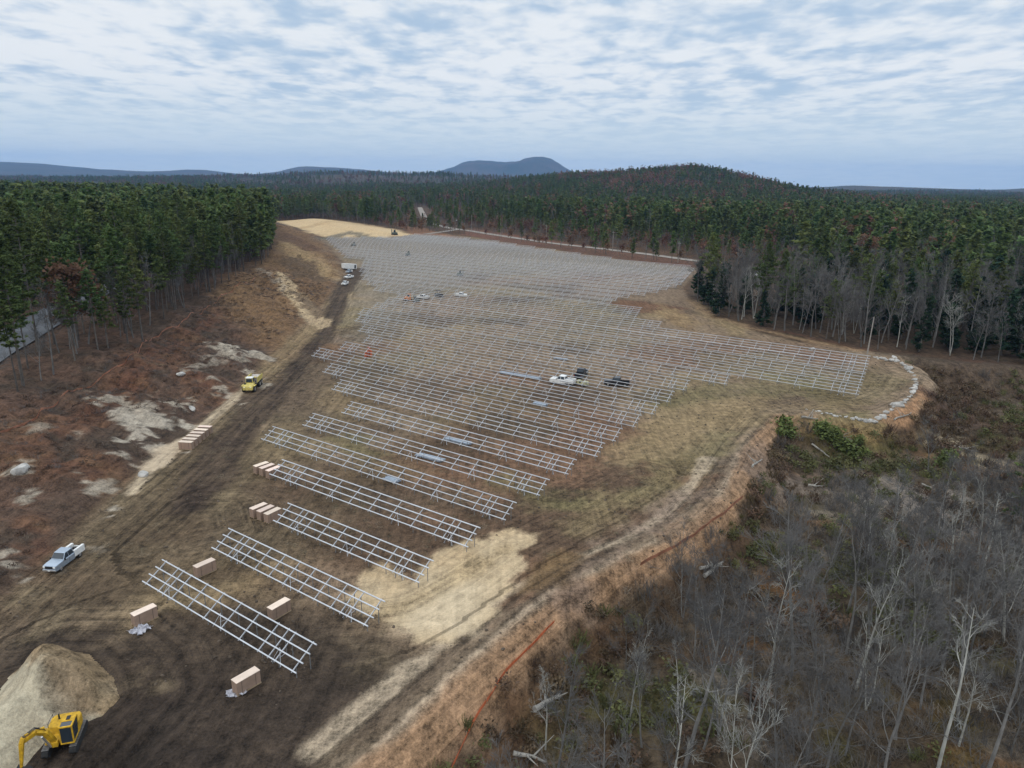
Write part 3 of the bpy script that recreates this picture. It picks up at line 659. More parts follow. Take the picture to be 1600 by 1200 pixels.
for px, py, s, lb in [(219, 985, 1, 'crumpled clear film at the foot of the tan carton left of first rack'), (370, 1084, 2, 'strip of clear film beside the nearest carton on dark soil')]:
    o = film_mesh(s, 0.7 if s == 2 else 1.2, 1.6).build('plastic_film', M_film); o.location = atg(px, py); o.rotation_euler = (0, 0, CYAW + (.3 if s == 1 else .9)); tag(o, lb, 'plastic film')

# bundles of steel lying between the rows
def bundle(L_, seed):
    rs = random.Random(seed); t = empty('steel_bundle', (0, 0, 0)); mb = MB()
    for x in (-L_ * .3, L_ * .3): mb.box((x, 0, .05), (.12, 1.1, .1))
    mb.build('timber', M_wood, t); mb = MB()
    for k in range(16):
        mb.box((rs.uniform(-.15, .15), -.45 + (k % 8) * .13, .16 + (k // 8) * .12), (L_, .11, .1))
    mb.build('steel_section', M_bundle, t); mb = MB()
    for x in (-L_ * .25, L_ * .25): mb.box((x, 0.01, .2), (.05, 1.1, .26))
    mb.build('strap', M_black, t); return t
M_bundle = mat('blue_grey_steel', (0.32, 0.36, 0.41), 0.5, 0.3, 0.15)
for px, py, L_, lb in [(716, 691, 4.2, 'blue-grey steel bundle lying under the seventh rack'), (672, 717, 4.2, 'blue-grey steel bundle lying under the sixth rack'), (844, 633, 2.4, 'small blue-grey steel bundle below the white pickup'), (812, 588, 9.0, 'long blue-grey steel bundle left of the white pickup'), (876, 562, 3.0, 'short blue-grey steel bundle up-field from the white pickup'), (612, 752, 2.0, 'small dark grey steel bundle beneath the fifth rack')]:
    o = bundle(L_, int(px)); o.location = atg(px, py); o.rotation_euler = (0, 0, TH + R(4)); tag(o, lb, 'steel bundle', 'steel bundles laid out between the racks')

# ------------------------------------------------------------------ vehicles
def wheel_meshes(r, w):
    mb = MB(); mb.loft([[(r * q * math.cos(t * math.pi / 10), y, r * q * math.sin(t * math.pi / 10)) for t in range(20)] for y, q in ((-w / 2, .86), (-w / 2 + .03, 1), (w / 2 - .03, 1), (w / 2, .86))])
    tyre = mb.mesh('wheel', M_tyre, False)
    mb = MB(); mb.loft([[(r * q * math.cos(t * math.pi / 7), y, r * q * math.sin(t * math.pi / 7)) for t in range(14)] for y, q in ((-w / 2 - .015, .55), (w / 2 + .015, .55))])
    return tyre, mb.mesh('rim', M_chrome)
WT, WR = wheel_meshes(.41, .27)
def wheels(t, spots, tyre=WT, rim=WR):
    for x, y, z in spots:
        w = link('wheel', tyre, t, (x, y, z)); link('rim', rim, w)
def sect(x, zb, zt, hw, hwt=None, ch=.08):
    hwt = hw if hwt is None else hwt
    return [(x, -hw, zb), (x, hw, zb), (x, hw, zt - ch), (x, hwt - ch, zt), (x, -hwt + ch, zt), (x, -hw, zt - ch)]
def pickup(paint, bed='plain', cabtype='crew'):
    t = empty('pickup_truck', (0, 0, 0))
    mb = MB(); mb.loft([sect(2.95, .48, 1.06, .9), sect(2.88, .42, 1.17, .97), sect(2.2, .42, 1.22, 1.0), sect(1.2, .42, 1.25, 1.0), sect(-.95, .42, 1.22, 1.0)])
    mb.build('body', paint, t, bevel=.02)
    mb = MB(); mb.loft([[(1.28, -.95, 1.2), (1.28, .95, 1.2), (.62, .80, 1.92), (.62, -.80, 1.92)], [(-.93, -.95, 1.2), (-.93, .95, 1.2), (-.78, .81, 1.96), (-.78, -.81, 1.96)]])
    cab = mb.build('cab', paint, t, bevel=.04)
    mb = MB(); mb.add([(1.22, -.84, 1.30), (1.22, .84, 1.30), (.69, .73, 1.87), (.69, -.73, 1.87)], [(0, 1, 2, 3)]); 
    for v in range(4): mb.v[v] = (mb.v[v][0] + .025, mb.v[v][1], mb.v[v][2] + .025)
    mb.build('windscreen', M_glass, cab)
    for s in (-1, 1):
        mb = MB()
        for x0, x1, x2, x3 in (((1.08, .22, .22, .62)), (.10, -.80, -.66, .10)):
            mb.add([(x0, s * .962, 1.28), (x1, s * .962, 1.28), (x2, s * .842, 1.84), (x3, s * .842, 1.84)], [(0, 1, 2, 3)])
        mb.build('side_window', M_glass, cab)
        mb = MB(); mb.box((1.12, s * 1.1, 1.28), (.1, .22, .2)); mb.build('mirror', M_black, t)
        mb = MB(); mb.box((2.95, s * .74, .98), (.1, .3, .2)); mb.build('headlight', M_lamp, t)
        for x in (.17,): mb = MB().box((x, s * 1.003, .82), (.02, .012, .66)); mb.build('door_seam', M_black, t)
    mb = MB().add([(-.965, -.8, 1.3), (-.965, .8, 1.3), (-.80, .70, 1.8), (-.80, -.70, 1.8)], [(0, 1, 2, 3)]); mb.build('rear_window', M_glass, cab)
    mb = MB(); mb.box((2.965, 0, .92), (.06, 1.14, .34)); mb.build('grille', M_black, t)
    mb = MB(); mb.box((3.0, 0, .56), (.14, 1.9, .2)); mb.build('bumper', M_chrome, t, bevel=.03)
    mb = MB(); mb.box((3.085, 0, .56), (.02, .32, .14)); mb.build('licence_plate', M_white, t)
    if bed == 'plain':
        mb = MB(); mb.box((-1.95, 0, .62), (2.0, 1.7, .2)); mb.build('bed_floor', M_black, t)
        mb = MB()
        for s in (-1, 1): mb.box((-1.95, s * .95, .86), (2.0, .1, .6))
        mb.box((-2.92, 0, .88), (.08, 1.8, .56)); mb.build('bed_side', paint, t, bevel=.02)
    else:
        mb = MB()
        for s in (-1, 1):
            mb.box((-2.0, s * .84, 1.0), (2.1, .34, .86)); 
        mb.box((-3.02, 0, .86), (.08, 1.34, .56)); ub = mb.build('utility_bed', M_white, t, bevel=.02)
        mb = MB(); mb.box((-2.0, 0, .68), (2.0, 1.34, .12)); mb.build('bed_floor', M_black, t)
        mb = MB(); rs = random.Random(3)
        for k in range(7): mb.box((-1.5 - k * .18, rs.uniform(-.4, .4), .86 + rs.random() * .15), (.3, .25, .3), rz=rs.random() * 2)
        mb.build('toolbox', M_black, t)
        for s in (-1, 1):
            mb = MB()
            for x in (-1.2, -1.75, -2.75): mb.box((x, s * 1.013, 1.02), (.46 if x > -2 else .34, .012, .5 if x != -1.75 else .2))
            mb.build('locker_door', M_white, ub)
    mb = MB().box((-3.08, 0, .52), (.12, 1.8, .16)); mb.build('rear_bumper', M_black, t)
    for s in (-1, 1): MB().box((-3.065, s * .86, .9), (.03, .14, .26)).build('tail_light', M_red, t)
    MB().box((0, 0, .45), (5.2, 1.1, .2)).build('chassis', M_black, t)
    wheels(t, [(1.95, .86, .41), (1.95, -.86, .41), (-1.95, .86, .41), (-1.95, -.86, .41)])
    return t
VS = 0.78
def put(o, front, rear, label, cat, group=None, scale=VS):
    a, b = atg(*front), atg(*rear); c = (a + b) / 2; o.location = (c.x, c.y, hz(c.x, c.y)); o.scale = (scale, scale, scale * (1.13 if cat == 'pickup truck' else 1))
    d = a - b; o.rotation_euler = (0, -math.atan2(d.z, math.hypot(d.x, d.y)) * .8, math.atan2(d.y, d.x)); return tag(o, label, cat, group)
silver = put(pickup(M_silver, 'utility'), (80, 897), (122, 866), 'silver-blue pickup with a white utility bed parked on the haul road', 'pickup truck', scale=.67)
whitep = put(pickup(M_white, 'utility'), (862, 598), (896, 603), 'white crew-cab pickup with utility lockers among the racks', 'pickup truck', scale=.78)
blackp = put(pickup(M_blackpaint), (914, 584), (902, 594), 'black pickup parked behind the white pickup in the racks', 'pickup truck')
darks = put(pickup(M_blackpaint), (951, 602), (976, 604), 'black pickup standing alone right of the white pickup', 'pickup truck')
put(copy_tree(whitep), (730, 464), (711, 463), 'white pickup far up-field, rightmost of the vehicles by the orange machine', 'pickup truck', scale=.66)
put(copy_tree(whitep), (651, 466), (671, 468), 'pale pickup far up-field, just right of the orange machine', 'pickup truck', scale=.66)
put(copy_tree(whitep), (533, 448), (545, 443), 'white pickup on the haul road, nearest of those below the white trailer', 'pickup truck', scale=.66)
put(copy_tree(whitep), (538, 436), (552, 434), 'white pickup on the haul road, between the trailer and the nearest pickup', 'pickup truck', scale=.66)
put(copy_tree(silver), (540, 428), (551, 425), 'pale pickup parked close below the white trailer', 'pickup truck', scale=.66)
put(copy_tree(whitep), (709, 347), (716, 344), 'white pickup on the gravel turn-off at the forest edge', 'pickup truck', scale=.95)
put(copy_tree(whitep), (1178, 432), (1186, 433), 'white pickup half hidden in the clearing behind the bare trees', 'pickup truck', scale=.95)
def box_trailer():
    t = empty('box_trailer', (0, 0, 0)); mb = MB(); mb.box((0, 0, 2.1), (8.4, 2.5, 2.7)); body = mb.build('body', M_white, t, bevel=.06)
    mb = MB()
    for k in range(9):
        for s in (-1, 1): mb.box((-3.8 + k * .95, s * 1.26, 2.1), (.04, .03, 2.5))
    mb.build('rib', M_white, body)
    MB().box((3.1, -1.265, 2.0), (1.1, .03, 1.9)).build('door', M_black, body)
    MB().box((0, 0, .68), (8.0, 1.0, .16)).build('chassis', M_black, t)
    MB().box((-5.0, 0, .6), (2.0, .16, .14)).build('drawbar', M_black, t)
    MB().box((-5.7, 0, .4), (.14, .14, .8)).build('jack_leg', M_black, t)
    wheels(t, [(.8, 1.0, .41), (.8, -1.0, .41), (-.2, 1.0, .41), (-.2, -1.0, .41)]); return t
put(box_trailer(), (556, 421), (534, 419), 'white box trailer with a dark side door beside the haul road', 'trailer', scale=.75)
def utility_cart(paint):
    t = empty('utility_cart', (0, 0, 0))
    MB().loft([sect(1.5, .35, .7, .5), sect(1.3, .32, .95, .68), sect(.5, .32, .98, .7), sect(.4, .32, .6, .7), sect(-1.5, .32, .6, .7)]).build('body', paint, t, bevel=.03)
    MB().box((-.95, 0, .82), (1.1, 1.35, .4)).build('cargo_box', paint, t)
    mb = MB()
    for s in (-1, 1):
        mb.path([(.6, s * .6, .95), (.35, s * .56, 1.85), (-.4, s * .56, 1.85), (-.45, s * .6, .7)], [.03] * 4, 5)
    mb.build('roll_cage', M_black, t); MB().box((0, 0, 1.88), (.95, 1.2, .05)).build('roof', M_black, t)
    MB().box((0, 0, .72), (.5, 1.2, .22)).build('seat', M_black, t)
    a, b = wheel_meshes(.32, .26); wheels(t, [(1.05, .6, .32), (1.05, -.6, .32), (-1.05, .6, .32), (-1.05, -.6, .32)], a, b); return t
put(utility_cart(mat('buff_paint', (0.50, 0.47, 0.28), .6, 0, .1)), (905, 601), (912, 603), 'small buff coloured utility cart between the white and black pickups', 'utility cart', scale=.85)
put(utility_cart(M_blackpaint), (682, 463), (689, 465), 'dark utility cart far up-field between two pale pickups', 'utility cart', scale=1.1)
def track_machine(paint):
    """small tracked pile driver: tracks, engine body, leaning mast"""
    t = empty('pile_driver', (0, 0, 0))
    for s in (-1, 1):
        prof = [(1.3 * math.cos(a) if abs(math.cos(a)) > .5 else 0, 0) for a in (0,)]
        MB().prism([(-1.2, .05), (1.2, .05), (1.45, .3), (1.2, .6), (-1.2, .6), (-1.45, .3)], s * .95 - .2, s * .95 + .2).build('track', M_tyre, t, bevel=.04)
    MB().loft([sect(1.1, .55, 1.2, .75), sect(-.2, .55, 1.45, .85), sect(-1.3, .55, 1.35, .8)]).build('body', paint, t, bevel=.05)
    MB().box((.2, .4, 1.9), (.9, .8, 1.0), taper=(.8, .85)).build('cab', M_glass, t, bevel=.05)
    MB().box((.2, .4, 2.45), (.95, .9, .08)).build('cab_roof', paint, t)
    MB().box((1.5, -.3, 1.5), (.28, .3, 2.6), ry=.05).build('mast', paint, t)
    MB().tube((.4, -.3, 1.2), (1.4, -.3, 2.4), .07).build('ram', M_chrome, t); return t
pd = put(track_machine(M_orange), (641, 470), (633, 469), 'orange tracked machine far up-field among parked pickups', 'tracked machine', scale=.8)
pg_ = track_machine(mat('dull_green_paint', (0.10, 0.12, 0.10), .6, 0, .15))
put(pg_, (722, 431), (715, 431), 'dark tracked machine alone in the rows above the white pickup', 'tracked machine', scale=.8)
put(copy_tree(pg_), (641, 400), (634, 399), 'dark tracked machine far up in the middle of the rows', 'tracked machine', scale=.85)
put(copy_tree(pg_), (556, 385), (549, 384), 'dark tracked machine at the upper left corner of the rows', 'tracked machine', scale=.85)
put(copy_tree(pg_), (646, 471), (655, 472), 'black tracked machine touching the right side of the orange one', 'tracked machine', scale=.65)
put(copy_tree(pg_), (613, 367), (620, 367), 'brown machine on the right tip of the far sand heap', 'tracked machine', scale=1.3)
def barrier_rolls():
    t = empty('netting_rolls', (0, 0, 0)); rs = random.Random(5)
    for k, (x, y, z, h) in enumerate([(0, 0, 0, 1.3), (.55, .2, 0, 1.2), (.2, .6, 0, 1.35), (.3, .25, 1.1, 1.0), (-.4, -.5, 0, 1.1)]):
        mb = MB(); mb.tube((x, y, z), (x + rs.uniform(-.1, .1), y + rs.uniform(-.1, .1), z + h), .26, .25, 12); mb.build('roll', M_fence, t)
    return t
o = barrier_rolls(); o.location = atg(575, 557); o.scale = (1.0,) * 3; tag(o, 'stack of orange netting rolls standing in the left end of the rows', 'netting rolls')
def dumper():
    t = empty('dump_truck', (0, 0, 0)); a, b = wheel_meshes(.78, .6)
    mb = MB(); mb.loft([sect(4.6, .75, 1.35, .95, .8), sect(4.3, .7, 1.75, 1.15, 1.0, .2), sect(2.9, .7, 2.05, 1.25, 1.15, .2), sect(2.7, .7, 2.0, 1.3)]); hood = mb.build('hood', M_paleyellow, t, bevel=.05)
    MB().box((4.5, 0, 1.2), (.1, .9, .5)).build('grille', M_black, hood)
    MB().box((3.4, -.75, 2.02), (.4, .4, .3)).build('air_intake', M_black, hood)
    mb = MB(); mb.box((1.9, 0, 2.25), (1.6, 1.7, 1.7), taper=(.82, .86)); cab = mb.build('cab', M_paleyellow, t, bevel=.05)
    MB().add([(2.71, -.7, 2.15), (2.71, .7, 2.15), (2.60, .64, 2.95), (2.60, -.64, 2.95)], [(0, 1, 2, 3)]).build('windscreen', M_glass, cab)
    for s in (-1, 1):
        MB().add([(2.4, s * .865, 2.15), (1.4, s * .865, 2.15), (1.42, s * .79, 2.95), (2.35, s * .79, 2.95)], [(0, 1, 2, 3)]).build('side_window', M_glass, cab)
        MB().box((3.3, s * 1.35, 1.62), (1.5, .5, .08)).build('mudguard', M_paleyellow, t)
        MB().box((4.55, s * .7, 1.5), (.08, .25, .18)).build('headlight', M_lamp, hood)
        MB().box((2.9, s * 1.55, 2.5), (.1, .2, .4)).build('mirror', M_black, t)
    MB().box((1.88, 0, 3.14), (1.5, 1.6, .1)).build('cab_roof', M_white, cab)
    MB().box((-.3, 0, .95), (7.0, .9, .4)).build('chassis', M_black, t)
    mb = MB(); M_bed = mat('worn_bed_steel', (.42, .38, .34), .7, .1, .25)
    wall = lambda y0, y1: [(.9, y0, 1.3), (.9, y1, 1.3)]
    mb.prism([(.9, 1.5), (-3.6, 1.5), (-4.6, 2.1), (-4.55, 2.22), (-3.6, 1.65), (.75, 1.65), (.75, 3.0), (1.0, 3.0)], -1.3, 1.3, 1)
    for s in (-1, 1): mb.prism([(.9, 1.5), (-3.6, 1.5), (-4.6, 2.1), (-4.3, 2.5), (-3.4, 2.62), (.9, 2.75)], s * 1.3 - .06, s * 1.3 + .06, 0)
    mb.box((1.1, 0, 2.98), (.8, 2.5, .08), 0); mb.build('bed', [M_paleyellow, M_bed], t)
    wheels(t, [(3.3, 1.15, .78), (3.3, -1.15, .78), (-1.3, 1.15, .78), (-1.3, -1.15, .78), (-3.0, 1.15, .78), (-3.0, -1.15, .78)], a, b); return t
put(dumper(), (386, 616), (404, 597), 'yellow articulated dump truck with white cab roof on the haul road', 'dump truck', scale=.74)
def excavator():
    t = empty('excavator', (0, 0, 0))
    for s in (-1, 1):
        tr = MB().prism([(-1.5, .04), (1.5, .04), (1.85, .22), (1.95, .45), (1.8, .72), (1.5, .82), (-1.5, .82), (-1.8, .72), (-1.95, .45), (-1.85, .22)], s * 1.1 - .28, s * 1.1 + .28).build('track', M_tyre, t, bevel=.03)
        mb = MB()
        for k in range(17): mb.box((-1.6 + k * .2, s * 1.1, .84), (.12, .58, .05))
        mb.build('track_shoe', M_track, tr)
    MB().tube((0, 0, .55), (0, 0, 1.0), .7, .7, 16).build('turntable', M_black, t)
    MB().loft([sect(1.2, 1.0, 1.25, 1.2), sect(.3, 1.0, 1.3, 1.25), sect(.1, 1.0, 1.95, 1.25), sect(-1.3, 1.0, 2.0, 1.2), sect(-1.75, 1.0, 1.85, .95)]).build('engine_house', M_yellow, t, bevel=.06)
    # cab on the operator's left, glass on the front, side and roof
    cx, cy = .75, .72
    mb = MB()
    for x, y in ((cx + .75, cy - .5), (cx + .75, cy + .5), (cx - .75, cy - .5), (cx - .75, cy + .5)): mb.box((x * .98, y, 1.95), (.12, .12, 1.75))
    for z in (1.15, 2.85):
        for y in (cy - .5, cy + .5): mb.box((cx, y, z), (1.6, .14, .14))
        for x in (cx - .75, cx + .75): mb.box((x, cy, z), (.14, 1.0, .14))
    mb.box((cx - .35, cy, 2.88), (.85, 1.06, .1)); mb.box((cx - .76, cy, 1.8), (.08, 1.0, 1.3))
    cab = mb.build('cab', M_yellow, t, bevel=.03)
    MB().box((cx + .745, cy, 1.98), (.05, .92, 1.6)).build('windscreen', M_glass, cab)
    for s in (-1, 1): MB().box((cx, cy + s * .5, 2.0), (1.4, .04, 1.6)).build('side_window', M_glass, cab)
    MB().box((cx + .4, cy, 2.865), (.62, .86, .05)).build('roof_window', M_glass, cab)
    MB().box((cx - .35, cy, 2.95), (.5, .3, .06)).build('roof_hatch', M_black, cab)
    def sw(x, y, z):                                       # boom swung to the operator's right
        a = R(-48); dx, dy = x - 1.35, y + .25; return (1.35 + dx * math.cos(a) - dy * math.sin(a), -.25 + dx * math.sin(a) + dy * math.cos(a), z)
    mb = MB(); pts = [sw(1.35, -.25, 1.3), sw(2.0, -.25, 2.9), sw(2.7, -.25, 3.45), sw(3.8, -.25, 3.2)]
    for (a, b, w0, w1) in ((0, 1, .24, .34), (1, 2, .34, .30), (2, 3, .30, .22)): mb.tube(pts[a], pts[b], w0, w1, 4)
    boom = mb.build('boom', M_yellow, t, bevel=.03)
    MB().tube(sw(1.75, -.25, 1.15), sw(2.3, -.25, 2.6), .11, .09, 10).build('boom_ram', M_chrome, boom)
    MB().tube(sw(2.0, -.25, 3.4), sw(3.5, -.25, 3.7), .1, .09, 10).build('stick_ram', M_yellow, boom)
    mb = MB(); mb.tube(sw(3.65, -.25, 3.6), sw(3.85, -.25, 3.1), .24, .26, 4); mb.tube(sw(3.85, -.25, 3.1), sw(4.2, -.25, .9), .26, .14, 4)
    stick = mb.build('stick', M_yellow, t, bevel=.03)
    mb = MB().prism([(4.2, 1.0), (4.65, .5), (4.55, .0), (3.9, -.15), (3.4, .25), (3.8, .45), (4.05, .6)], -.75, .25); mb.v = [sw(*v) for v in mb.v]; mb.build('bucket', M_black, t, bevel=.03)
    MB().box((1.45, -.25, 1.3), (.5, .5, .5)).build('boom_foot', M_yellow, t, bevel=.05)
    mb = MB()
    for k in (-.1, .02, .14): mb.path([sw(1.5, -.25 + k, 1.7), sw(2.05, -.25 + k, 3.3), sw(2.7, -.25 + k, 3.85), sw(3.7, -.25 + k, 3.6)], [.03] * 4, 5)
    mb.build('hose', M_black, boom)
    MB().tube((-.9, -.5, 1.9), (-.9, -.5, 2.5), .09, .07, 8).build('exhaust', M_black, t)
    mb = MB()
    for k in range(6): mb.box((-.2 - k * .16, -1.24, 1.5), (.09, .04, .55))
    mb.box((-1.62, 0, 1.35), (.3, 2.0, .55)); mb.build('louvre', M_black, t)
    mb = MB(); mb.path([(.1, -1.1, 1.95), (.1, -1.1, 2.35), (-1.2, -1.1, 2.35), (-1.2, -1.1, 1.95)], [.025] * 4, 5); mb.build('handrail', M_black, t)
    return t
M_track = mat('track_steel', (.16, .15, .14), .7, .3, .3)
put(excavator(), (92, 1188), (114, 1136), 'yellow excavator with dark cab glass digging beside the sand pile', 'excavator', scale=.72)

# ------------------------------------------------------------------ sand pile
def sand_pile():
    base = P2([(-30, 1120), (10, 1060), (50, 1028), (95, 1016), (145, 1022), (178, 1060), (186, 1090), (160, 1118), (118, 1134), (70, 1160), (30, 1215), (-60, 1290), (-160, 1200)])
    lo, hi = base.min(0), base.max(0); gx = np.arange(lo[0] - 1, hi[0] + 1, .22); gy = np.arange(lo[1] - 1, hi[1] + 1, .22); X, Y = np.meshgrid(gx, gy); X, Y = X.ravel(), Y.ravel()
    d = sd(X, Y, base) + .5 * fbm(X, Y, 2.6, 401, 3); g = hfun(X, Y)
    c1 = P2([(40, 1062), (95, 1035), (150, 1052), (172, 1085), (150, 1108), (95, 1112), (50, 1100)])
    hh = np.minimum(.62 * np.clip(d, 0, 99), 2.35 + .5 * fbm(X, Y, 6, 405)) ; d1 = sd(X, Y, c1)
    hh = hh + .85 * sstep(d1 + .6 * fbm(X, Y, 2, 407), -1.4, 1.0) * sstep(d, 0, 2)
    bite = P2([(80, 1092), (120, 1082), (150, 1100), (140, 1130), (90, 1136), (70, 1118)]); db = sd(X, Y, bite) + .9 * fbm(X, Y, 2.2, 411, 3)
    hh = hh - 1.1 * sstep(db, -.3, 1.1) * sstep(d, .2, 1.5) + (.35 * fbm(X, Y, 1.0, 421, 4, .6) + .7 * fbm(X, Y, 3.2, 431, 3)) * sstep(d, 0, 1.2)
    ctr = c1.mean(0); fresh = sstep(-(X - ctr[0]) * .55 - (Y - ctr[1]) + 3.0 * fbm(X, Y, 3, 441, 4), .2, 1.4); tt = np.clip(fresh * .85 + .5 * fbm(X, Y, 1.6, 443, 3), 0, 1)[:, None]; br = sstep(db, -.6, .6)[:, None] * .75
    pc = np.array((.205, .142, .080)) * (1 - tt) + np.array((.42, .36, .255)) * tt; pc = pc * (1 - br) + np.array((.17, .125, .08)) * br
    Z = np.where(d > 0, g + hh, g - .15); nx = len(gx)
    a = (np.arange(len(gy) - 1)[:, None] * nx + np.arange(nx - 1)[None]).ravel(); Fq = np.stack([a, a + 1, a + 1 + nx, a + nx], 1)
    Fq = Fq[(d[Fq] > -.35).any(1)]
    me = raw_mesh('sand_pile', np.stack([X, Y, Z], 1), Fq, bpy.data.materials['graded_soil']); at_ = me.attributes.new('ground_colour', 'FLOAT_COLOR', 'POINT'); at_.data.foreach_set('color', np.hstack([pc, np.ones((len(X), 1))]).astype(np.float32).ravel()); at_ = me.attributes.new('track_offset', 'FLOAT', 'POINT'); at_.data.foreach_set('value', np.full(len(X), 99, np.float32)); me.polygons.foreach_set('use_smooth', [True] * len(me.polygons))
    tag(link('sand_pile', me), 'large heap of tan sand with a pale slumped face behind the excavator', 'sand pile')
M_pile = mat('heaped_sand', (0.215, 0.150, 0.085), 0.95, 0, 0.15, 0.32, col2=(0.37, 0.30, 0.195), bump=1.0)
sand_pile()

# ------------------------------------------------------------------ fences, poles, stones, logs
def netting(pts, h, label, m, post_step=3.0, seed=1):
    rs = random.Random(seed); pts = np.array(pts); seg = np.hypot(*np.diff(pts, axis=0).T); acc = np.concatenate([[0], np.cumsum(seg)]); n = max(2, int(acc[-1] / (post_step / 3)))
    t = np.linspace(0, acc[-1], n); x = np.interp(t, acc, pts[:, 0]); y = np.interp(t, acc, pts[:, 1]); z = hfun(x, y)
    root = empty('silt_fence', (x[0], y[0], z[0]), 0, label, 'fence', 'orange silt fences round the site'); mb = MB(); V = []
    for k in range(n):
        s = h * (1 - .35 * abs(math.sin(k * math.pi / 3)) * rs.random()); V += [(x[k] - x[0], y[k] - y[0], z[k] - z[0] - .05), (x[k] - x[0] + rs.uniform(-.06, .06), y[k] - y[0] + rs.uniform(-.06, .06), z[k] - z[0] + s)]
    mb.add(V, [(2 * k, 2 * k + 2, 2 * k + 3, 2 * k + 1) for k in range(n - 1)]); o = mb.build('netting', m, root)
    sol = o.modifiers.new('thickness', 'SOLIDIFY'); sol.thickness = .012
    for k in list(range(0, n, 3))[:98]:
        MB().tube((x[k] - x[0], y[k] - y[0], z[k] - z[0] - .2), (x[k] - x[0], y[k] - y[0], z[k] - z[0] + h + .15), .025, None, 5).build('stake', M_wood, root)
def PG(l): return [tuple(atg(*p)[:2]) for p in l]
netting(PG([(700, 1215), (722, 1165), (745, 1120), (768, 1085), (790, 1050), (812, 1028), (840, 1000), (866, 972)]), .28, 'bright orange silt fence between the rutted strip and the bare woods', M_fence, 3)
netting(PG([(1000, 884), (1050, 858), (1085, 838), (1130, 805), (1160, 778)]), .4, 'faded orange silt fence half hidden below the middle of the berm', M_fence_old, 3, 2)
netting(PG([(-20, 690), (60, 650), (130, 608), (200, 563), (235, 535), (290, 500), (340, 468), (400, 432)]), .3, 'thin faded orange fence along the top of the left bank', M_fence_old, 5, 3)
def pole(px, py, h, label, arm=True, lean=0.0):
    p = atg(px, py); t = empty('utility_pole', p, R(20), label, 'utility pole', 'utility poles along the gravel road' if arm else None)
    MB().tube((0, 0, -.4), (lean * h, 0, h), .16, .10, 8).build('shaft', M_pole, t)
    if arm:
        MB().box((0, 0, h - .9), (.12, 2.2, .12)).build('crossarm', M_pole, t)
        mb = MB()
        for y in (-.95, 0, .95): mb.tube((0, y, h - .84), (0, y, h - .62), .05, .05, 6)
        mb.build('insulator', M_lamp, t)
for (px, py, h, lb) in [(853, 383, 12, 'pale utility pole standing closest to the red thicket on the road'), (957, 393, 11, 'utility pole above the middle of the roadside strip'), (1059, 411, 10, 'dark utility pole where the road enters the bare trees'), (782, 369, 12, 'utility pole in front of the dark gap in the far trees'), (737, 362, 12, 'pair pole beside the road bend, left of the dark gap'), (700, 357, 11, 'farthest utility pole beside the gravel turn-off')]: pole(px, py, h, lb)
pole(1355, 553, 8.3, 'bare pale snag pole standing at the wood edge above the stone-lined loop', False, .04)
def stone(seed):
    rs = np.random.default_rng(seed); import bmesh as b_
    bm = b_.new(); b_.ops.create_icosphere(bm, subdivisions=2, radius=1)
    fl = rs.normal(size=(7, 3)); fl /= np.linalg.norm(fl, axis=1)[:, None]; off = rs.uniform(.62, .9, 7)
    for v in bm.verts:
        c = np.array(v.co)
        for q, f in zip(off, fl):
            e = c @ f - q
            if e > 0: c = c - f * e
        c *= (1 + .06 * rs.normal()); v.co = (c[0], c[1] * .8, c[2] * .62)
    me = bpy.data.meshes.new('boulder'); bm.to_mesh(me); bm.free(); me.materials.append(M_rock); return me
STONES = [stone(k) for k in range(6)]
CLODS = [stone(20 + k) for k in range(3)]
for q in CLODS: q.materials[0] = mat('soil_clods', (0.085, 0.064, 0.046), .95, 0, .3, 1, objvar=.45)
def boulder(px, py, s, label, group=None):
    o = link('boulder', random.choice(STONES), None, atg(px, py) + Vector((0, 0, s * random.uniform(.02, .16))), (random.uniform(-.3, .3), random.uniform(-.3, .3), random.random() * 6)); o.scale = (s, s * random.uniform(.75, 1.1), s * random.uniform(.75, 1)); tag(o, label, 'boulder', group)
LOOP = [(1262, 640), (1290, 646), (1322, 652), (1345, 656), (1362, 660), (1378, 651), (1392, 641), (1403, 633), (1416, 626), (1426, 612), (1431, 600), (1428, 588), (1420, 577), (1405, 566), (1385, 562), (1362, 558)]
_l = np.array(LOOP, float); _a = np.concatenate([[0], np.cumsum(np.hypot(*np.diff(_l, axis=0).T))]); _t = 0.0
while _t < _a[-1]:
    x_, y_ = np.interp(_t, _a, _l[:, 0]), np.interp(_t, _a, _l[:, 1]); big = 70 < _t < 300
    s_ = random.uniform(.3, .75) if big else random.uniform(.2, .42)
    part = 'along the near side of the dirt loop' if _t < 110 else ('round the right end of the dirt loop' if _t < 255 else 'along the back of the dirt loop')
    boulder(x_ + random.uniform(-2, 2), y_ + random.uniform(-1.5, 1.5), s_, 'pale grey boulder in the stone row ' + part, 'boulders lining the dirt loop ' + part.split('the ')[1].split(' ')[0])
    _t += random.uniform(2.6, 5.2) * (1 if big else 1.5)
for px, py, s, lb in [(1402, 634, 1.15, 'largest pale boulder in the stone row at the lower bend of the loop'), (1420, 577, 1.0, 'big white boulder at the upper end of the stone row'), (32, 735, 1.2, 'big pale boulder alone on the upper left bank'), (224, 742, 1.0, 'pale boulder at the lower tip of the drainage strip'), (1397, 559, .9, 'white stone lying at the foot of the woods beyond the loop'), (1268, 546, .8, 'white stone lying behind the right hand racks'), (283, 585, .9, 'pale stone high on the left bank, upper of two'), (300, 640, .8, 'pale stone low on the left bank beside the drainage strip')]: boulder(px, py, s, lb)
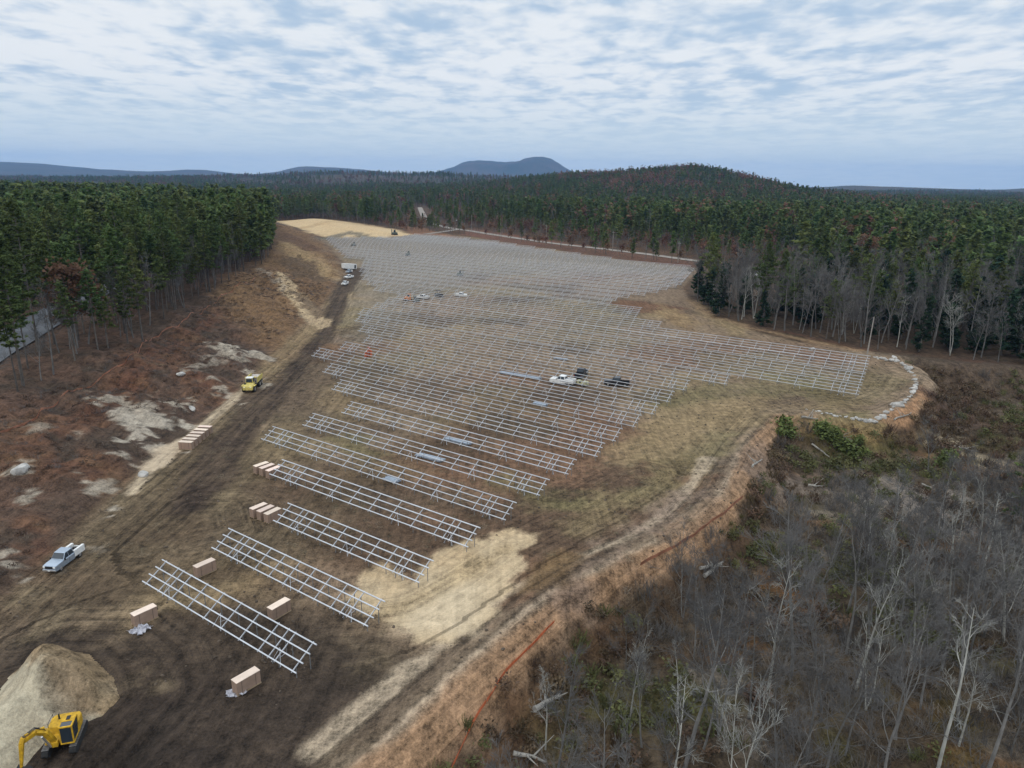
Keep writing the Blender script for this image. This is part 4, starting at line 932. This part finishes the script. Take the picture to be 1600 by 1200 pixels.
def log_(px0, py0, px1, py1, r, label, branches=2, lift=.2):
    a, b = atg(px0, py0), atg(px1, py1); d = b - a; L_ = d.length; rs = random.Random(int(px0 + py0))
    t = empty('fallen_log', a + Vector((0, 0, r + lift)), math.atan2(d.y, d.x), label, 'fallen log', 'fallen logs on the low ground'); t.rotation_euler = (0, -math.asin(max(-.6, min(.6, d.z / L_))), math.atan2(d.y, d.x))
    pts = [(L_ * k / 5, rs.uniform(-.15, .15), rs.uniform(-.06, .1)) for k in range(6)]
    MB().path(pts, [r * (1 - .12 * k) for k in range(6)], 8).build('trunk', M_log, t)
    for k in range(branches):
        q = pts[2 + k % 4]; e = (q[0] + rs.uniform(.5, 1.6), q[1] + rs.choice((-1, 1)) * rs.uniform(.8, 2.0), q[2] + rs.uniform(.3, 1.2)); MB().path([q, e], [r * .45, r * .12], 5).build('branch', M_log, t)
for a in [(836, 1117, 878, 1090, .24, 'thick broken pale log near the orange fence'), (802, 1183, 852, 1197, .18, 'pale log at the bottom edge below the fence'), (1100, 905, 1128, 884, .22, 'split pale logs crossing in the logged strip'), (1095, 893, 1126, 887, .2, 'second split pale log lying under the crossing one'), (1268, 697, 1296, 718, .16, 'long pale log right of the green shrubs'), (1252, 655, 1278, 659, .2, 'white log tight under the orange berm'), (1262, 762, 1284, 764, .16, 'short pale log on grey slash'), (1350, 788, 1364, 796, .15, 'short pale log among thin trunks'), (1174, 733, 1192, 722, .15, 'pale branch lying against the berm'), (1396, 658, 1424, 648, .14, 'thin pale log below the loop corner'), (1300, 680, 1330, 690, .13, 'thin grey log beyond the green shrubs'), (1490, 700, 1520, 708, .14, 'thin grey log on the right clearing'), (1440, 760, 1470, 772, .14, 'thin grey log in the grey slash on the right')]: log_(*a)

# ------------------------------------------------------------------ trees
def leaf_quads(C, size, rs, flat=.5, aspect=1.6):
    """one small quad per centre"""
    n = len(C); nrm = rs.normal(size=(n, 3)); nrm[:, 2] = np.abs(nrm[:, 2]) + flat; nrm /= np.linalg.norm(nrm, axis=1)[:, None]
    a = rs.normal(size=(n, 3)); u = np.cross(nrm, a); u /= np.linalg.norm(u, axis=1)[:, None]; v = np.cross(nrm, u)
    s = size * rs.uniform(.6, 1.3, (n, 1)); u = u * s * aspect * .5; v = v * s * .5
    V = np.stack([C - u - v, C + u - v * .3, C + u * .9 + v, C - u * .6 + v * .8], 1).reshape(-1, 3); return V, np.arange(4 * n).reshape(n, 4)
def pine_parts(seed, h=20.0, clear=.42, rad=2.9, limbs=50, per=14, q=8, size=.29, kind='pine'):
    rs = np.random.default_rng(seed); trunk = MB(); lean = rs.normal(0, .012, 2)
    zs = [0, h * .2, h * .45, h * .7, h * .93, h]; trunk.path([(lean[0] * z, lean[1] * z, z - (.4 if z == 0 else 0)) for z in zs], [.20, .17, .14, .09, .035, .01], 6)
    C = []
    for k in range(limbs):
        f = (k + rs.random()) / limbs; z = h * (clear + (1 - clear) * f ** .9)
        if kind == 'pine': prof = ((1 - f) ** .62) * (.5 + .5 * min(1, f * 4)) * rs.uniform(.45, 1.35); upt = .05 + .30 * f
        else: prof = (1 - f) ** .9 * rs.uniform(.7, 1.1); upt = -.12 + .25 * f
        L_ = max(.35, rad * prof); az = rs.random() * 6.283 if kind != 'pine' else k * 2.4 + rs.normal(0, .5)
        d = np.array([math.cos(az), math.sin(az), upt]); p0 = np.array([lean[0] * z, lean[1] * z, z]); tip = p0 + d * L_
        if L_ > .9: trunk.tube(p0, tip, .05, .015, 3, cap=False)
        m = max(3, int(per * L_ / rad)); t = rs.uniform(.25, 1.05, (m, 1)) ** .7
        c = p0 + d * L_ * t + rs.normal(size=(m, 3)) * np.array([.36, .36, .10]) * (.4 + .7 * t) * (rad / 2.9)
        C.append(np.repeat(c, q, 0) + rs.normal(size=(m * q, 3)) * size * .33)
    C.append(np.array([lean[0] * h, lean[1] * h, h - .2]) + rs.normal(size=(18, 3)) * np.array([.22, .22, .6]))
    if kind == 'pine':                                     # dead stubs below the crown
        for k in range(9):
            z = h * rs.uniform(.18, clear); az = rs.random() * 6.28; trunk.tube((lean[0] * z, lean[1] * z, z), (math.cos(az) * 1.1, math.sin(az) * 1.1, z + .1), .03, .01, 3, cap=False)
    V, Fq = leaf_quads(np.concatenate(C), size, rs, 1.1, 2.0)
    return trunk, V, Fq
PINES = []; FIRS = []
for k in range(7):
    tr, V, Fq = pine_parts(300 + k, [20, 22, 18, 21, 19, 23, 17][k], [.45, .40, .48, .36, .50, .42, .34][k], [3.0, 3.4, 2.8, 3.3, 2.9, 3.6, 3.2][k])
    PINES.append((tr.mesh('trunk', M_bark), raw_mesh('crown', V, Fq, M_needle)))
for k in range(3):
    tr, V, Fq = pine_parts(340 + k, [13, 15, 10][k], .1, [2.3, 2.5, 2.2][k], 44, 11, 3, .5, 'fir'); FIRS.append((tr.mesh('trunk', M_bark), raw_mesh('crown', V, Fq, M_needle_dark)))
def broad_parts(seed, h, spread, n1, n2, n3, n4, lean=0.0, twig_r=.013, clear=.3, forks=1):
    """bare broadleaf: tapered trunk and limbs in one mesh, fine twigs in another"""
    rs = np.random.default_rng(seed); wood = MB(); tw = MB()
    def bend(p, d, L_, k, wob, upb):
        pts = [p]; 
        for i in range(k):
            d = d + rs.normal(0, wob, 3) + np.array([0, 0, upb]); d = d / np.linalg.norm(d); p = p + d * L_ / k; pts.append(p)
        return pts, d
    def side(d, ang):
        a = rs.normal(size=3); a -= d * (a @ d); a /= np.linalg.norm(a); return d * math.cos(ang) + a * math.sin(ang)
    d0 = np.array([lean, rs.normal(0, .04), 1.0]); r0 = h * .0095
    for fk in range(forks):
        dd = d0 if forks == 1 else side(d0 / np.linalg.norm(d0), .16)
        pts, _ = bend(np.array([rs.normal(0, .15) * (forks - 1), rs.normal(0, .15) * (forks - 1), -.3]), dd / np.linalg.norm(dd), h * .92, 7, .05, .03)
        rad = [r0 * (1 - .125 * i) / (forks ** .4) for i in range(8)]; wood.path(pts, rad, 7)
        for a in range(n1):
            f = clear + (1 - clear) * (a + rs.random()) / n1; ix = min(6.98, f * 7); i = int(ix); p = pts[i] + (pts[i + 1] - pts[i]) * (ix - i); td = (pts[i + 1] - pts[i]); td /= np.linalg.norm(td)
            L1 = spread * (1.05 - .62 * f) * rs.uniform(.6, 1.2) * (1.25 if f < .6 else 1); l1, e1 = bend(p, side(td, rs.uniform(.5, 1.0)), L1, 4, .13, .10); r1 = max(.025, rad[i] * .42)
            wood.path(l1, [r1, r1 * .75, r1 * .55, r1 * .38, .012], 5)
            for b in range(n2):
                q = rs.uniform(.25, 1) * 3.98; i2 = int(q); p2 = l1[i2] + (l1[i2 + 1] - l1[i2]) * (q - i2); d2 = l1[i2 + 1] - l1[i2]; d2 /= np.linalg.norm(d2)
                l2, e2 = bend(p2, side(d2, rs.uniform(.4, .85)), L1 * rs.uniform(.3, .55), 2, .15, .10); r2 = max(.014, r1 * .4)
                (wood if r2 > .03 else tw).path(l2, [r2, r2 * .7, twig_r * .8], 3)
                for c in range(n3):
                    q3 = rs.uniform(.15, 1) * 1.98; i3 = int(q3); p3 = l2[i3] + (l2[i3 + 1] - l2[i3]) * (q3 - i3); d3 = l2[i3 + 1] - l2[i3]; d3 /= np.linalg.norm(d3)
                    l3, e3 = bend(p3, side(d3, rs.uniform(.35, .8)), L1 * rs.uniform(.16, .3), 1, .1, .12); tw.tube(l3[0], l3[1], twig_r, twig_r * .6, 3, cap=False)
                    for g in range(n4):
                        p4 = l3[0] + (l3[1] - l3[0]) * rs.uniform(.3, 1); tw.tube(p4, p4 + side((l3[1] - l3[0]) / np.linalg.norm(l3[1] - l3[0]), .6) * L1 * rs.uniform(.07, .15), twig_r * .75, twig_r * .4, 3, cap=False)
    return wood, tw
BARE = []
for k, (h, sp, n1, n2, n3, n4, fk) in enumerate([(15, 4.1, 11, 7, 6, 2, 1), (13, 3.7, 9, 7, 6, 2, 2), (16, 4.4, 12, 7, 6, 2, 1), (11, 3.3, 10, 6, 6, 2, 1), (14, 4.8, 9, 7, 6, 2, 2), (13, 4.4, 8, 7, 6, 2, 1)]):
    w, tw = broad_parts(400 + k, h, sp, n1, n2, n3, n4, .03 * (k - 2), clear=.28, forks=fk); BARE.append((w.mesh('trunk', M_grey_bark), tw.mesh('crown', M_twig)))
PALE = []
for k, (h, sp, fk) in enumerate([(13, 3.8, 1), (15, 3.6, 1), (11, 3.6, 2)]):
    w, tw = broad_parts(430 + k, h, sp, 9, 5, 5, 1, .07 * (k - 1), clear=.35, forks=fk); PALE.append((w.mesh('trunk', M_pale_bark), tw.mesh('crown', M_pale_twig)))
def oak_parts(seed, h, rad):
    rs = np.random.default_rng(seed); w, _ = broad_parts(seed, h, rad * 1.1, 7, 3, 0, 0, clear=.35); C = []
    for k in range(34):
        z = h * rs.uniform(.38, 1); f = (z / h - .38) / .62; r = rad * math.sqrt(max(.05, 1 - (f * 1.25 - .45) ** 2)) * rs.uniform(.35, 1); a = rs.random() * 6.28
        C.append(np.array([math.cos(a) * r, math.sin(a) * r, z]) + rs.normal(size=(42, 3)) * np.array([.55, .55, .4]))
    V, Fq = leaf_quads(np.concatenate(C), .34, rs, .2, 1.2); return w.mesh('trunk', M_grey_bark), raw_mesh('crown', V, Fq, M_rust_leaf)
OAKS = [oak_parts(460 + k, [12, 10, 14][k], [3.0, 2.6, 3.4][k]) for k in range(3)]
def tree(name, parts, x, y, s, label, cat, group=None, lean=0.02):
    t = empty(name, (x, y, hz(x, y)), random.random() * 6.283, label, cat, group); t.rotation_euler = (random.gauss(0, lean), random.gauss(0, lean), random.random() * 6.283); t.scale = (s * random.uniform(.9, 1.1), s * random.uniform(.9, 1.1), s)
    link('trunk', parts[0], t); link('crown', parts[1], t); return t
def scatter(poly, step, jit=.42, seed=0, ymax=None):
    rs = np.random.default_rng(seed); lo, hi = poly.min(0), poly.max(0); X, Y = np.meshgrid(np.arange(lo[0], hi[0], step), np.arange(lo[1], hi[1], step))
    X = (X + rs.uniform(-jit, jit, X.shape) * step).ravel(); Y = (Y + rs.uniform(-jit, jit, Y.shape) * step).ravel(); k = inside(X, Y, poly); return np.stack([X[k], Y[k]], 1)

WOOD_L = np.vstack([P2([(-60, 660), (0, 622), (80, 590), (160, 552), (230, 520), (300, 470), (350, 446), (418, 406), (428, 380), (420, 352), (380, 340), (330, 338)], 6), [[-330, 900], [-560, 1000], [-1200, 1000], [-700, 300], [-300, 60]]])
def off_road(p, road, w): d, _ = seg_dist(p[:, 0], p[:, 1], road, False); return p[d > w]
pl = off_road(scatter(WOOD_L, 4.5, seed=1), HIGHWAY, 7.0)
dist = np.hypot(pl[:, 0], pl[:, 1]); pl = pl[np.argsort(dist)]
# visible wedge only
def in_view(p, m=1.12): return p[(np.abs(p[:, 0]) < p[:, 1] * .722 * m + 10) & (p[:, 1] > 20)]
pl = in_view(pl); near_p, far_p = pl[:290], pl[290:]
edge_d = sd(near_p[:, 0], near_p[:, 1], WOOD_L)
NB_ = 0
for k, (x, y) in enumerate(near_p):
    if edge_d[k] < 9 and random.random() < .30:
        tree('bare_tree', random.choice(BARE), x, y, random.uniform(.75, 1.1), 'leafless grey tree at the front of the pines on the left bank', 'tree', 'bare trees edging the left pine stand'); continue
    tree('pine_tree', random.choice(PINES), x, y, random.uniform(.60, 1.12), 'tall dark green white pine in the stand on the left bank', 'tree', 'pines of the stand on the left bank')

# woods on the right: bare trees in front, firs and pines behind, red-brown oaks by the road
RW_FRONT = RWF
CLEAR = P2([(1110, 436), (1230, 440), (1290, 436), (1290, 420), (1200, 416), (1110, 418)])
pr_ = in_view(scatter(RW_FRONT, 4.3, seed=2)); pr_ = pr_[np.argsort(np.hypot(pr_[:, 0], pr_[:, 1]))]
pr_ = pr_[~inside(pr_[:, 0], pr_[:, 1], CLEAR)]
e_ = sd(pr_[:, 0], pr_[:, 1], RW_FRONT)
counts = dict(b=0, f=0)
for k, (x, y) in enumerate(pr_[:300]):
    q = random.random(); left = x < 88
    if q < (.62 if left else .46): tree('bare_tree', random.choice(BARE if random.random() < .93 else PALE), x, y, random.uniform(.85, 1.35), 'leafless grey tree in the front of the right hand woods', 'tree', 'bare trees at the front of the right hand woods')
    elif q < .84: tree('fir_tree', random.choice(FIRS), x, y, random.uniform(.7, 1.25), 'dark fir standing among bare trees in the right hand woods', 'tree', 'dark firs in the right hand woods')
    else: tree('pine_tree', random.choice(PINES), x, y, random.uniform(.6, .95), 'green pine rising among bare trees in the right hand woods', 'tree', 'pines among the bare right hand woods')
# bare woods in the right foreground, on the low ground
FORE = P2([(775, 1290), (820, 1190), (872, 1115), (945, 1050), (1045, 975), (1145, 920), (1260, 870), (1380, 835), (1500, 825), (1620, 810), (1800, 850), (1800, 1500), (740, 1500)], -4)
pf = scatter(FORE, 3.8, seed=3); pf = pf[(pf[:, 1] > 14)]
for k, (x, y) in enumerate(pf):
    d = sd(np.array([x]), np.array([y]), FORE)[0]
    if random.random() < (.45 if d < 3 else .1): continue
    s = random.uniform(.45, .8) if d < 8 else random.uniform(.75, 1.12)
    if random.random() < .30: tree('bare_tree', random.choice(PALE), x, y, s * .9, 'pale barked leafless tree in the right foreground woods', 'tree', 'pale bare trees in the right foreground woods', .06)
    else: tree('bare_tree', random.choice(BARE), x, y, s, 'grey leafless tree in the right foreground woods', 'tree', 'grey bare trees in the right foreground woods', .05)
for px, py, s in [(1395, 805, .75), (1450, 740, .8), (1330, 800, .6), (1500, 800, .9), (1530, 830, .85), (1440, 850, .8)]:
    p = atg(px, py); tree('dead_tree', BARE[3], p.x, p.y, s, 'thin dark leafless tree standing alone on the grey slash', 'tree', 'thin trees left on the grey slash', .02)
for px, py, s in [(1590, 860, .75), (1610, 700, .7)]:
    p = atg(px, py); tree('pine_tree', PINES[6], p.x, p.y, s, 'green pine at the right picture edge, %s' % ('nearer of two' if py > 800 else 'farther of two'), 'tree')
p = atg(1345, 445); tree('oak_tree', OAKS[2], p.x, p.y, 1.3, 'rust coloured oak standing out among the dark pines on the right', 'tree')
p = atg(122, 545); tree('young_oak', OAKS[1], p.x, p.y, 1.5, 'single orange-brown tree inside the left pine stand', 'tree')
# shrubs
def shrub_mesh(seed, m, n=260, r=.9, h=1.5, size=.22):
    rs = np.random.default_rng(seed); C = rs.normal(size=(n, 3)) * np.array([r * .5, r * .5, h * .28]) + np.array([0, 0, h * .5]); C[:, 2] = np.abs(C[:, 2]); V, Fq = leaf_quads(C, size, rs, .1, 1.5); return raw_mesh('leafy_shrub', V, Fq, m)
M_lime = mat('yellow_green_leaves', (0.095, 0.118, 0.032), .9, 0, .4, 1.5, objvar=.25); M_olive = mat('olive_leaves', (0.085, 0.085, 0.03), .9, 0, .4, 1.5, hue=.02, objvar=.3)
M_russet = mat('russet_leaves', (0.090, 0.060, 0.035), .9, 0, .4, 1.5, hue=.02, objvar=.3); M_stalk = mat('dry_stalks', (0.155, 0.125, 0.095), .95, 0, .3, 1, objvar=.3)
LIME = [shrub_mesh(k, M_lime) for k in (1, 2)]
for px, py, s in [(1225, 668, 1.3), (1232, 682, 1.1), (1282, 672, 1.1), (1290, 684, 1.4), (1300, 690, 1.2), (1312, 700, 1.1), (1322, 708, 1.5), (1330, 716, 1.2), (1340, 700, .8), (1305, 678, .9), (1350, 712, .8), (1475, 728, 1.2), (1482, 718, 1.1), (1218, 680, .8)]:
    o = link('leafy_shrub', random.choice(LIME), None, atg(px, py), (0, 0, random.random() * 6)); o.scale = (s * 1.2, s * 1.2, s)
    tag(o, 'yellow-green leafy shrub on the cut-over ground below the dirt loop', 'shrub', 'green shrubs below the dirt loop')

# ------------------------------------------------------------------ uncountable growth: one object each
def points_stuff(name, pts, scl, meshes, zoff=0.0, seed=0, lean=.05, label=None):
    rs = np.random.default_rng(seed); n = len(pts); V = np.stack([pts[:, 0], pts[:, 1], hfun(pts[:, 0], pts[:, 1]) + zoff], 1)
    me = bpy.data.meshes.new(name); me.vertices.add(n); me.vertices.foreach_set('co', V.astype(np.float32).ravel())
    a = me.attributes.new('turn', 'FLOAT_VECTOR', 'POINT'); a.data.foreach_set('vector', np.stack([rs.normal(0, lean, n), rs.normal(0, lean, n), rs.uniform(0, 6.283, n)], 1).astype(np.float32).ravel())
    a = me.attributes.new('size', 'FLOAT_VECTOR', 'POINT'); sv = np.stack([scl * rs.uniform(.85, 1.2, n), scl * rs.uniform(.85, 1.2, n), scl], 1); a.data.foreach_set('vector', sv.astype(np.float32).ravel())
    a = me.attributes.new('sort', 'INT', 'POINT'); a.data.foreach_set('value', rs.integers(0, len(meshes), n).astype(np.int32))
    o = link(name, me); tag(o, label, None, None, 'stuff')
    ng = bpy.data.node_groups.new(name, 'GeometryNodeTree'); ng.interface.new_socket('Geometry', in_out='INPUT', socket_type='NodeSocketGeometry'); ng.interface.new_socket('Geometry', in_out='OUTPUT', socket_type='NodeSocketGeometry')
    N, L = ng.nodes, ng.links; gi = N.new('NodeGroupInput'); go = N.new('NodeGroupOutput'); jn = N.new('GeometryNodeJoinGeometry')
    def attr(nm, ty):
        q = N.new('GeometryNodeInputNamedAttribute'); q.data_type = ty; q.inputs[0].default_value = nm; return next(s for s in q.outputs if s.enabled and s.name == 'Attribute')
    tr, sz, so = attr('turn', 'FLOAT_VECTOR'), attr('size', 'FLOAT_VECTOR'), attr('sort', 'INT')
    e2r = N.new('FunctionNodeEulerToRotation'); L.new(tr, e2r.inputs[0])
    for k, mm in enumerate(meshes):
        src = bpy.data.objects.new(name + '_source', mm)
        oi = N.new('GeometryNodeObjectInfo'); oi.inputs['Object'].default_value = src; oi.inputs['As Instance'].default_value = True
        cmp_ = N.new('FunctionNodeCompare'); cmp_.data_type = 'INT'; cmp_.operation = 'EQUAL'; L.new(so, cmp_.inputs['A'] if cmp_.inputs['A'].type == 'INT' else [s for s in cmp_.inputs if s.enabled and s.name == 'A'][0]); [s for s in cmp_.inputs if s.enabled and s.name == 'B'][0].default_value = k
        ip = N.new('GeometryNodeInstanceOnPoints'); L.new(gi.outputs[0], ip.inputs['Points']); L.new(cmp_.outputs[0], ip.inputs['Selection']); L.new(oi.outputs['Geometry'], ip.inputs['Instance']); L.new(e2r.outputs[0], ip.inputs['Rotation']); L.new(sz, ip.inputs['Scale']); L.new(ip.outputs[0], jn.inputs[0])
    L.new(jn.outputs[0], go.inputs[0]); md = o.modifiers.new('scatter', 'NODES'); md.node_group = ng; return o
def merged(parts, k=None):
    """trunk and crown of a distant tree as one mesh"""
    me = bpy.data.meshes.new('far_tree'); vs, fs, mi, off = [], [], [], 0
    for i, p in enumerate(parts):
        vs += [tuple(v.co) for v in p.vertices]; fs += [tuple(off + q for q in f.vertices) for f in p.polygons]; mi += [i] * len(p.polygons); off = len(vs)
    me.from_pydata(vs, [], fs)
    for p in parts: me.materials.append(p.materials[0])
    me.polygons.foreach_set('material_index', mi); me.update(); return me
FP, FB, FO = [], [], []
for k in range(4):
    tr, V, Fq = pine_parts(500 + k, [19, 22, 17, 20][k], .3, [2.9, 3.2, 2.7, 3.0][k], 24, 7, 2, 1.05); FP.append(merged((tr.mesh('t', M_bark), raw_mesh('c', V, Fq, M_needle))))
for k in range(3):
    w, tw = broad_parts(520 + k, [14, 16, 13][k], 3.6, 9, 5, 4, 0, clear=.3, twig_r=.026); FB.append(merged((w.mesh('t', M_grey_bark), tw.mesh('c', M_twig))))
for k in range(2):
    rs = np.random.default_rng(540 + k); C = rs.normal(size=(130, 3)) * np.array([1.4, 1.4, 2.0]) + np.array([0, 0, 8]); V, Fq = leaf_quads(C, .95, rs, .2, 1.2); w, _ = broad_parts(541 + k, 11, 3, 5, 2, 0, 0); FO.append(merged((w.mesh('t', M_grey_bark), raw_mesh('c', V, Fq, M_rust_leaf))))

OPEN = np.vstack([FIELD, ]); ROADSIDE = P2([(618, 350), (660, 352), (700, 357), (800, 372), (960, 397), (1095, 415), (1110, 425), (1140, 409), (1080, 401), (960, 387), (860, 376), (790, 366), (740, 358), (690, 349), (672, 340), (664, 326), (650, 326), (652, 340), (640, 348)])
def land_points():
    out = []
    for y0, y1, st in ((130, 420, 5.2), (420, 760, 5.4), (760, 1300, 6.6), (1300, 2100, 8.5), (2100, 3400, 13)):
        xw = y1 * .722 * 1.06 + 20; out.append(scatter(np.array([[-xw, y0], [xw, y0], [xw, y1], [-xw, y1]]), st, seed=int(y0)))
    p = in_view(np.concatenate(out), 1.04); x, y = p[:, 0], p[:, 1]
    keep = ~(inside(x, y, FIELD) | inside(x, y, LOW) | inside(x, y, RW_FRONT) | inside(x, y, SANDFAR) | inside(x, y, ROADSIDE) | inside(x, y, CLEAR) | (inside(x, y, WOOD_L)))
    keep &= sd(x, y, FIELD) < -5
    keep &= ~(inside(x, y, LEFT) & (y < 640) & ~inside(x, y, WOOD_L))          # bare left bank
    dr, _ = seg_dist(x, y, ROAD, False); keep &= dr > 9
    dh, _ = seg_dist(x, y, HIGHWAY, False); keep &= dh > 10
    keep &= ~((x < 110) & (y < 200)); 
    return p[keep]
lp = np.concatenate([land_points(), far_p]); lx, ly = lp[:, 0], lp[:, 1]
kindn = fbm(lx, ly, 130, 701, 4, .6); kindr = fbm(lx, ly, 90, 711, 3, .6); rnd = RNG.random(len(lp))
inleft = inside(lx, ly, WOOD_L)
hill = np.exp(-((lx - 330) / 260) ** 2 - ((ly - 1480) / 330) ** 2)
dro, _ = seg_dist(lx, ly, ROAD, False)
verge = (dro < 70) & (ly > 300) & (lx > -120)
bare_p = np.clip(.42 + kindn * 2.3 + sstep(ly, 1300, 2300) * .28 - .22 * sstep(lx, -150, 200) * (ly < 1400), .10, .88); bare_p = np.where(inleft, .05, bare_p); bare_p = np.where(verge, .55, bare_p)
rust_p = np.clip(.03 + .75 * hill * (kindr > -.04) + .12 * (kindr > .12), 0, .7); rust_p = np.where(inleft, 0.004, rust_p); rust_p = np.where(verge, .24, rust_p)
isb = rnd < bare_p; isr = ~isb & (rnd < bare_p + rust_p); isp = ~isb & ~isr
sc = RNG.uniform(.6, 1.12, len(lp)); sc = np.where(verge, sc * .7, np.where(ly > 650, sc * .86, sc))
if isp.any(): points_stuff('pine_forest', lp[isp], sc[isp], FP, 0, 1, label='dark green pine forest covering the hills and plain beyond the site')
if isb.any(): points_stuff('bare_forest', lp[isb], np.where(verge[isb], sc[isb], sc[isb] * 1.22), FB, 0, 2, label='grey leafless woods mixed through the far forest')
if isr.any(): points_stuff('oak_forest', lp[isr], np.where(verge[isr], sc[isr], sc[isr] * 1.6), FO, 0, 3, label='rust coloured oaks scattered over the hill and roadside')
print('far trees', isp.sum(), isb.sum(), isr.sum())
def tuft(seed, m, n=46, h=.8, r=.5, w=.035):
    rs = np.random.default_rng(seed); V = []; 
    for k in range(n):
        b = rs.normal(size=2) * r * .5; t = b + rs.normal(size=2) * r * .55; z = h * rs.uniform(.5, 1.1); a = rs.random() * 6.28; dx, dy = math.cos(a) * w, math.sin(a) * w
        V += [(b[0] - dx, b[1] - dy, 0), (b[0] + dx, b[1] + dy, 0), (t[0] + dx * .5, t[1] + dy * .5, z), (t[0] - dx * .5, t[1] - dy * .5, z)]
    return raw_mesh('tuft', np.array(V), np.arange(4 * n).reshape(n, 4), m)
LOWV = np.vstack([EDGE, P2([(1500, 590), (1640, 600)], -3), [[150, 60], [90, 15], [0, 15]]])
up = scatter(LOWV, 1.15, .5, 31); up = in_view(up, 1.1); dd_ = sd(up[:, 0], up[:, 1], LOW); up = up[dd_ > .6]; dd_ = sd(up[:, 0], up[:, 1], LOW)
k1 = fbm(up[:, 0], up[:, 1], 9, 801, 4, .6); k2 = fbm(up[:, 0], up[:, 1], 12, 811, 4, .6); r_ = RNG.random(len(up)); forep = inside(up[:, 0], up[:, 1], FORE)
s1 = (k1 > .03) & (r_ < .6); s2 = ~s1 & (k2 > .03) & (r_ < .62); s3 = ~s1 & ~s2 & (r_ < np.where(forep, .6, np.where(dd_ < 14, .62, .36)))
us_ = RNG.uniform(.5, 1.3, len(up))
points_stuff('russet_undergrowth', up[s1], us_[s1] * 1.15, [shrub_mesh(11, M_russet, 90, .7, .9, .16), tuft(12, M_russet), shrub_mesh(13, M_russet, 60, .5, .7, .14)], 0, 4, .1, 'russet fern and brush covering the low ground')
points_stuff('olive_undergrowth', up[s2], us_[s2] * 1.1, [shrub_mesh(14, M_olive, 90, .7, .9, .16), tuft(15, M_olive), shrub_mesh(16, M_olive, 70, .6, .8, .14)], 0, 5, .1, 'olive green brush covering the low ground')
points_stuff('dry_brush', up[s3], us_[s3] * 1.1, [tuft(17, M_stalk, 40, 1.1, .7, .02), tuft(18, M_twig, 50, 1.4, .8, .018), tuft(19, M_stalk, 30, .8, .6, .025)], 0, 6, .15, 'dry grey brush covering the low ground')
bk = scatter(np.vstack([TOE, P2([(432, 385), (350, 446), (230, 520), (80, 590), (0, 622), (-60, 660)], 6), [[-95, 40]]]), 1.5, .5, 33); bk = in_view(bk, 1.08); db = sd(bk[:, 0], bk[:, 1], LEFT); kb = fbm(bk[:, 0], bk[:, 1], 8, 821, 4, .6); bk = bk[(db > 2) & (kb > -.04) & (bk[:, 1] < 240)]
points_stuff('bank_brush', bk, RNG.uniform(.3, .8, len(bk)), [shrub_mesh(21, mat('dark_russet_leaves', (.082, .050, .034), .9, 0, .3, 1, objvar=.3), 60, .8, .5, .15), tuft(22, M_stalk, 30, .6, .7, .02), tuft(23, M_twig, 40, .8, .8, .018), shrub_mesh(24, mat('dull_brown_leaves', (.075, .05, .036), .9, 0, .3, 1, objvar=.3), 60, .8, .5, .15)], 0, 7, .15, 'low red-brown brush over the left bank')

M_clod = mat('soil_clods', (0.085, 0.064, 0.046), .95, 0, .3, 1, objvar=.45)
gp = scatter(np.vstack([FIELD]), 1.25, .5, 41); gp = in_view(gp, 1.05); gp = gp[(gp[:, 1] < 190)]; gd = sd(gp[:, 0], gp[:, 1], FIELD); gn = fbm(gp[:, 0], gp[:, 1], 9, 831, 4, .6); gr = RNG.random(len(gp))
cl = (gn > .0) & (gr < .34) & ~inside(gp[:, 0], gp[:, 1], P2([(560, 905), (690, 850), (850, 830), (820, 900), (690, 1010), (540, 935)])); st_ = (gn < -.02) & (gr < .5) & (gp[:, 1] > 62)
points_stuff('soil_clods', gp[cl], RNG.uniform(.05, .20, cl.sum()) , [q for q in CLODS], .02, 8, .3, 'clods and stones strewn over the graded soil')
points_stuff('dry_stubble', gp[st_], RNG.uniform(.3, .75, st_.sum()), [tuft(25, mat('straw_stubble', (.215, .172, .115), .95, 0, .3, 1, objvar=.3), 44, .28, .7, .012), tuft(26, mat('olive_stubble', (.14, .125, .075), .95, 0, .3, 1, objvar=.3), 44, .28, .7, .012)], 0, 9, .1, 'dry straw and thin grass on the graded soil')

# ------------------------------------------------------------------ haze
def haze():
    me = MB().box((0, 5700, 195), (29000, 17000, 430)).mesh('haze', []); o = link('haze', me); tag(o, kind='stuff', label='thin blue haze filling the air')
    m = bpy.data.materials.new('air'); m.use_nodes = True; N = m.node_tree.nodes; N.clear(); out = N.new('ShaderNodeOutputMaterial'); v = N.new('ShaderNodeVolumePrincipled')
    v.inputs['Color'].default_value = (0.29, 0.55, 1.0, 1); v.inputs['Density'].default_value = 6.2e-5; v.inputs['Anisotropy'].default_value = 0.2
    m.node_tree.links.new(v.outputs[0], out.inputs['Volume']); me.materials.append(m)
haze()
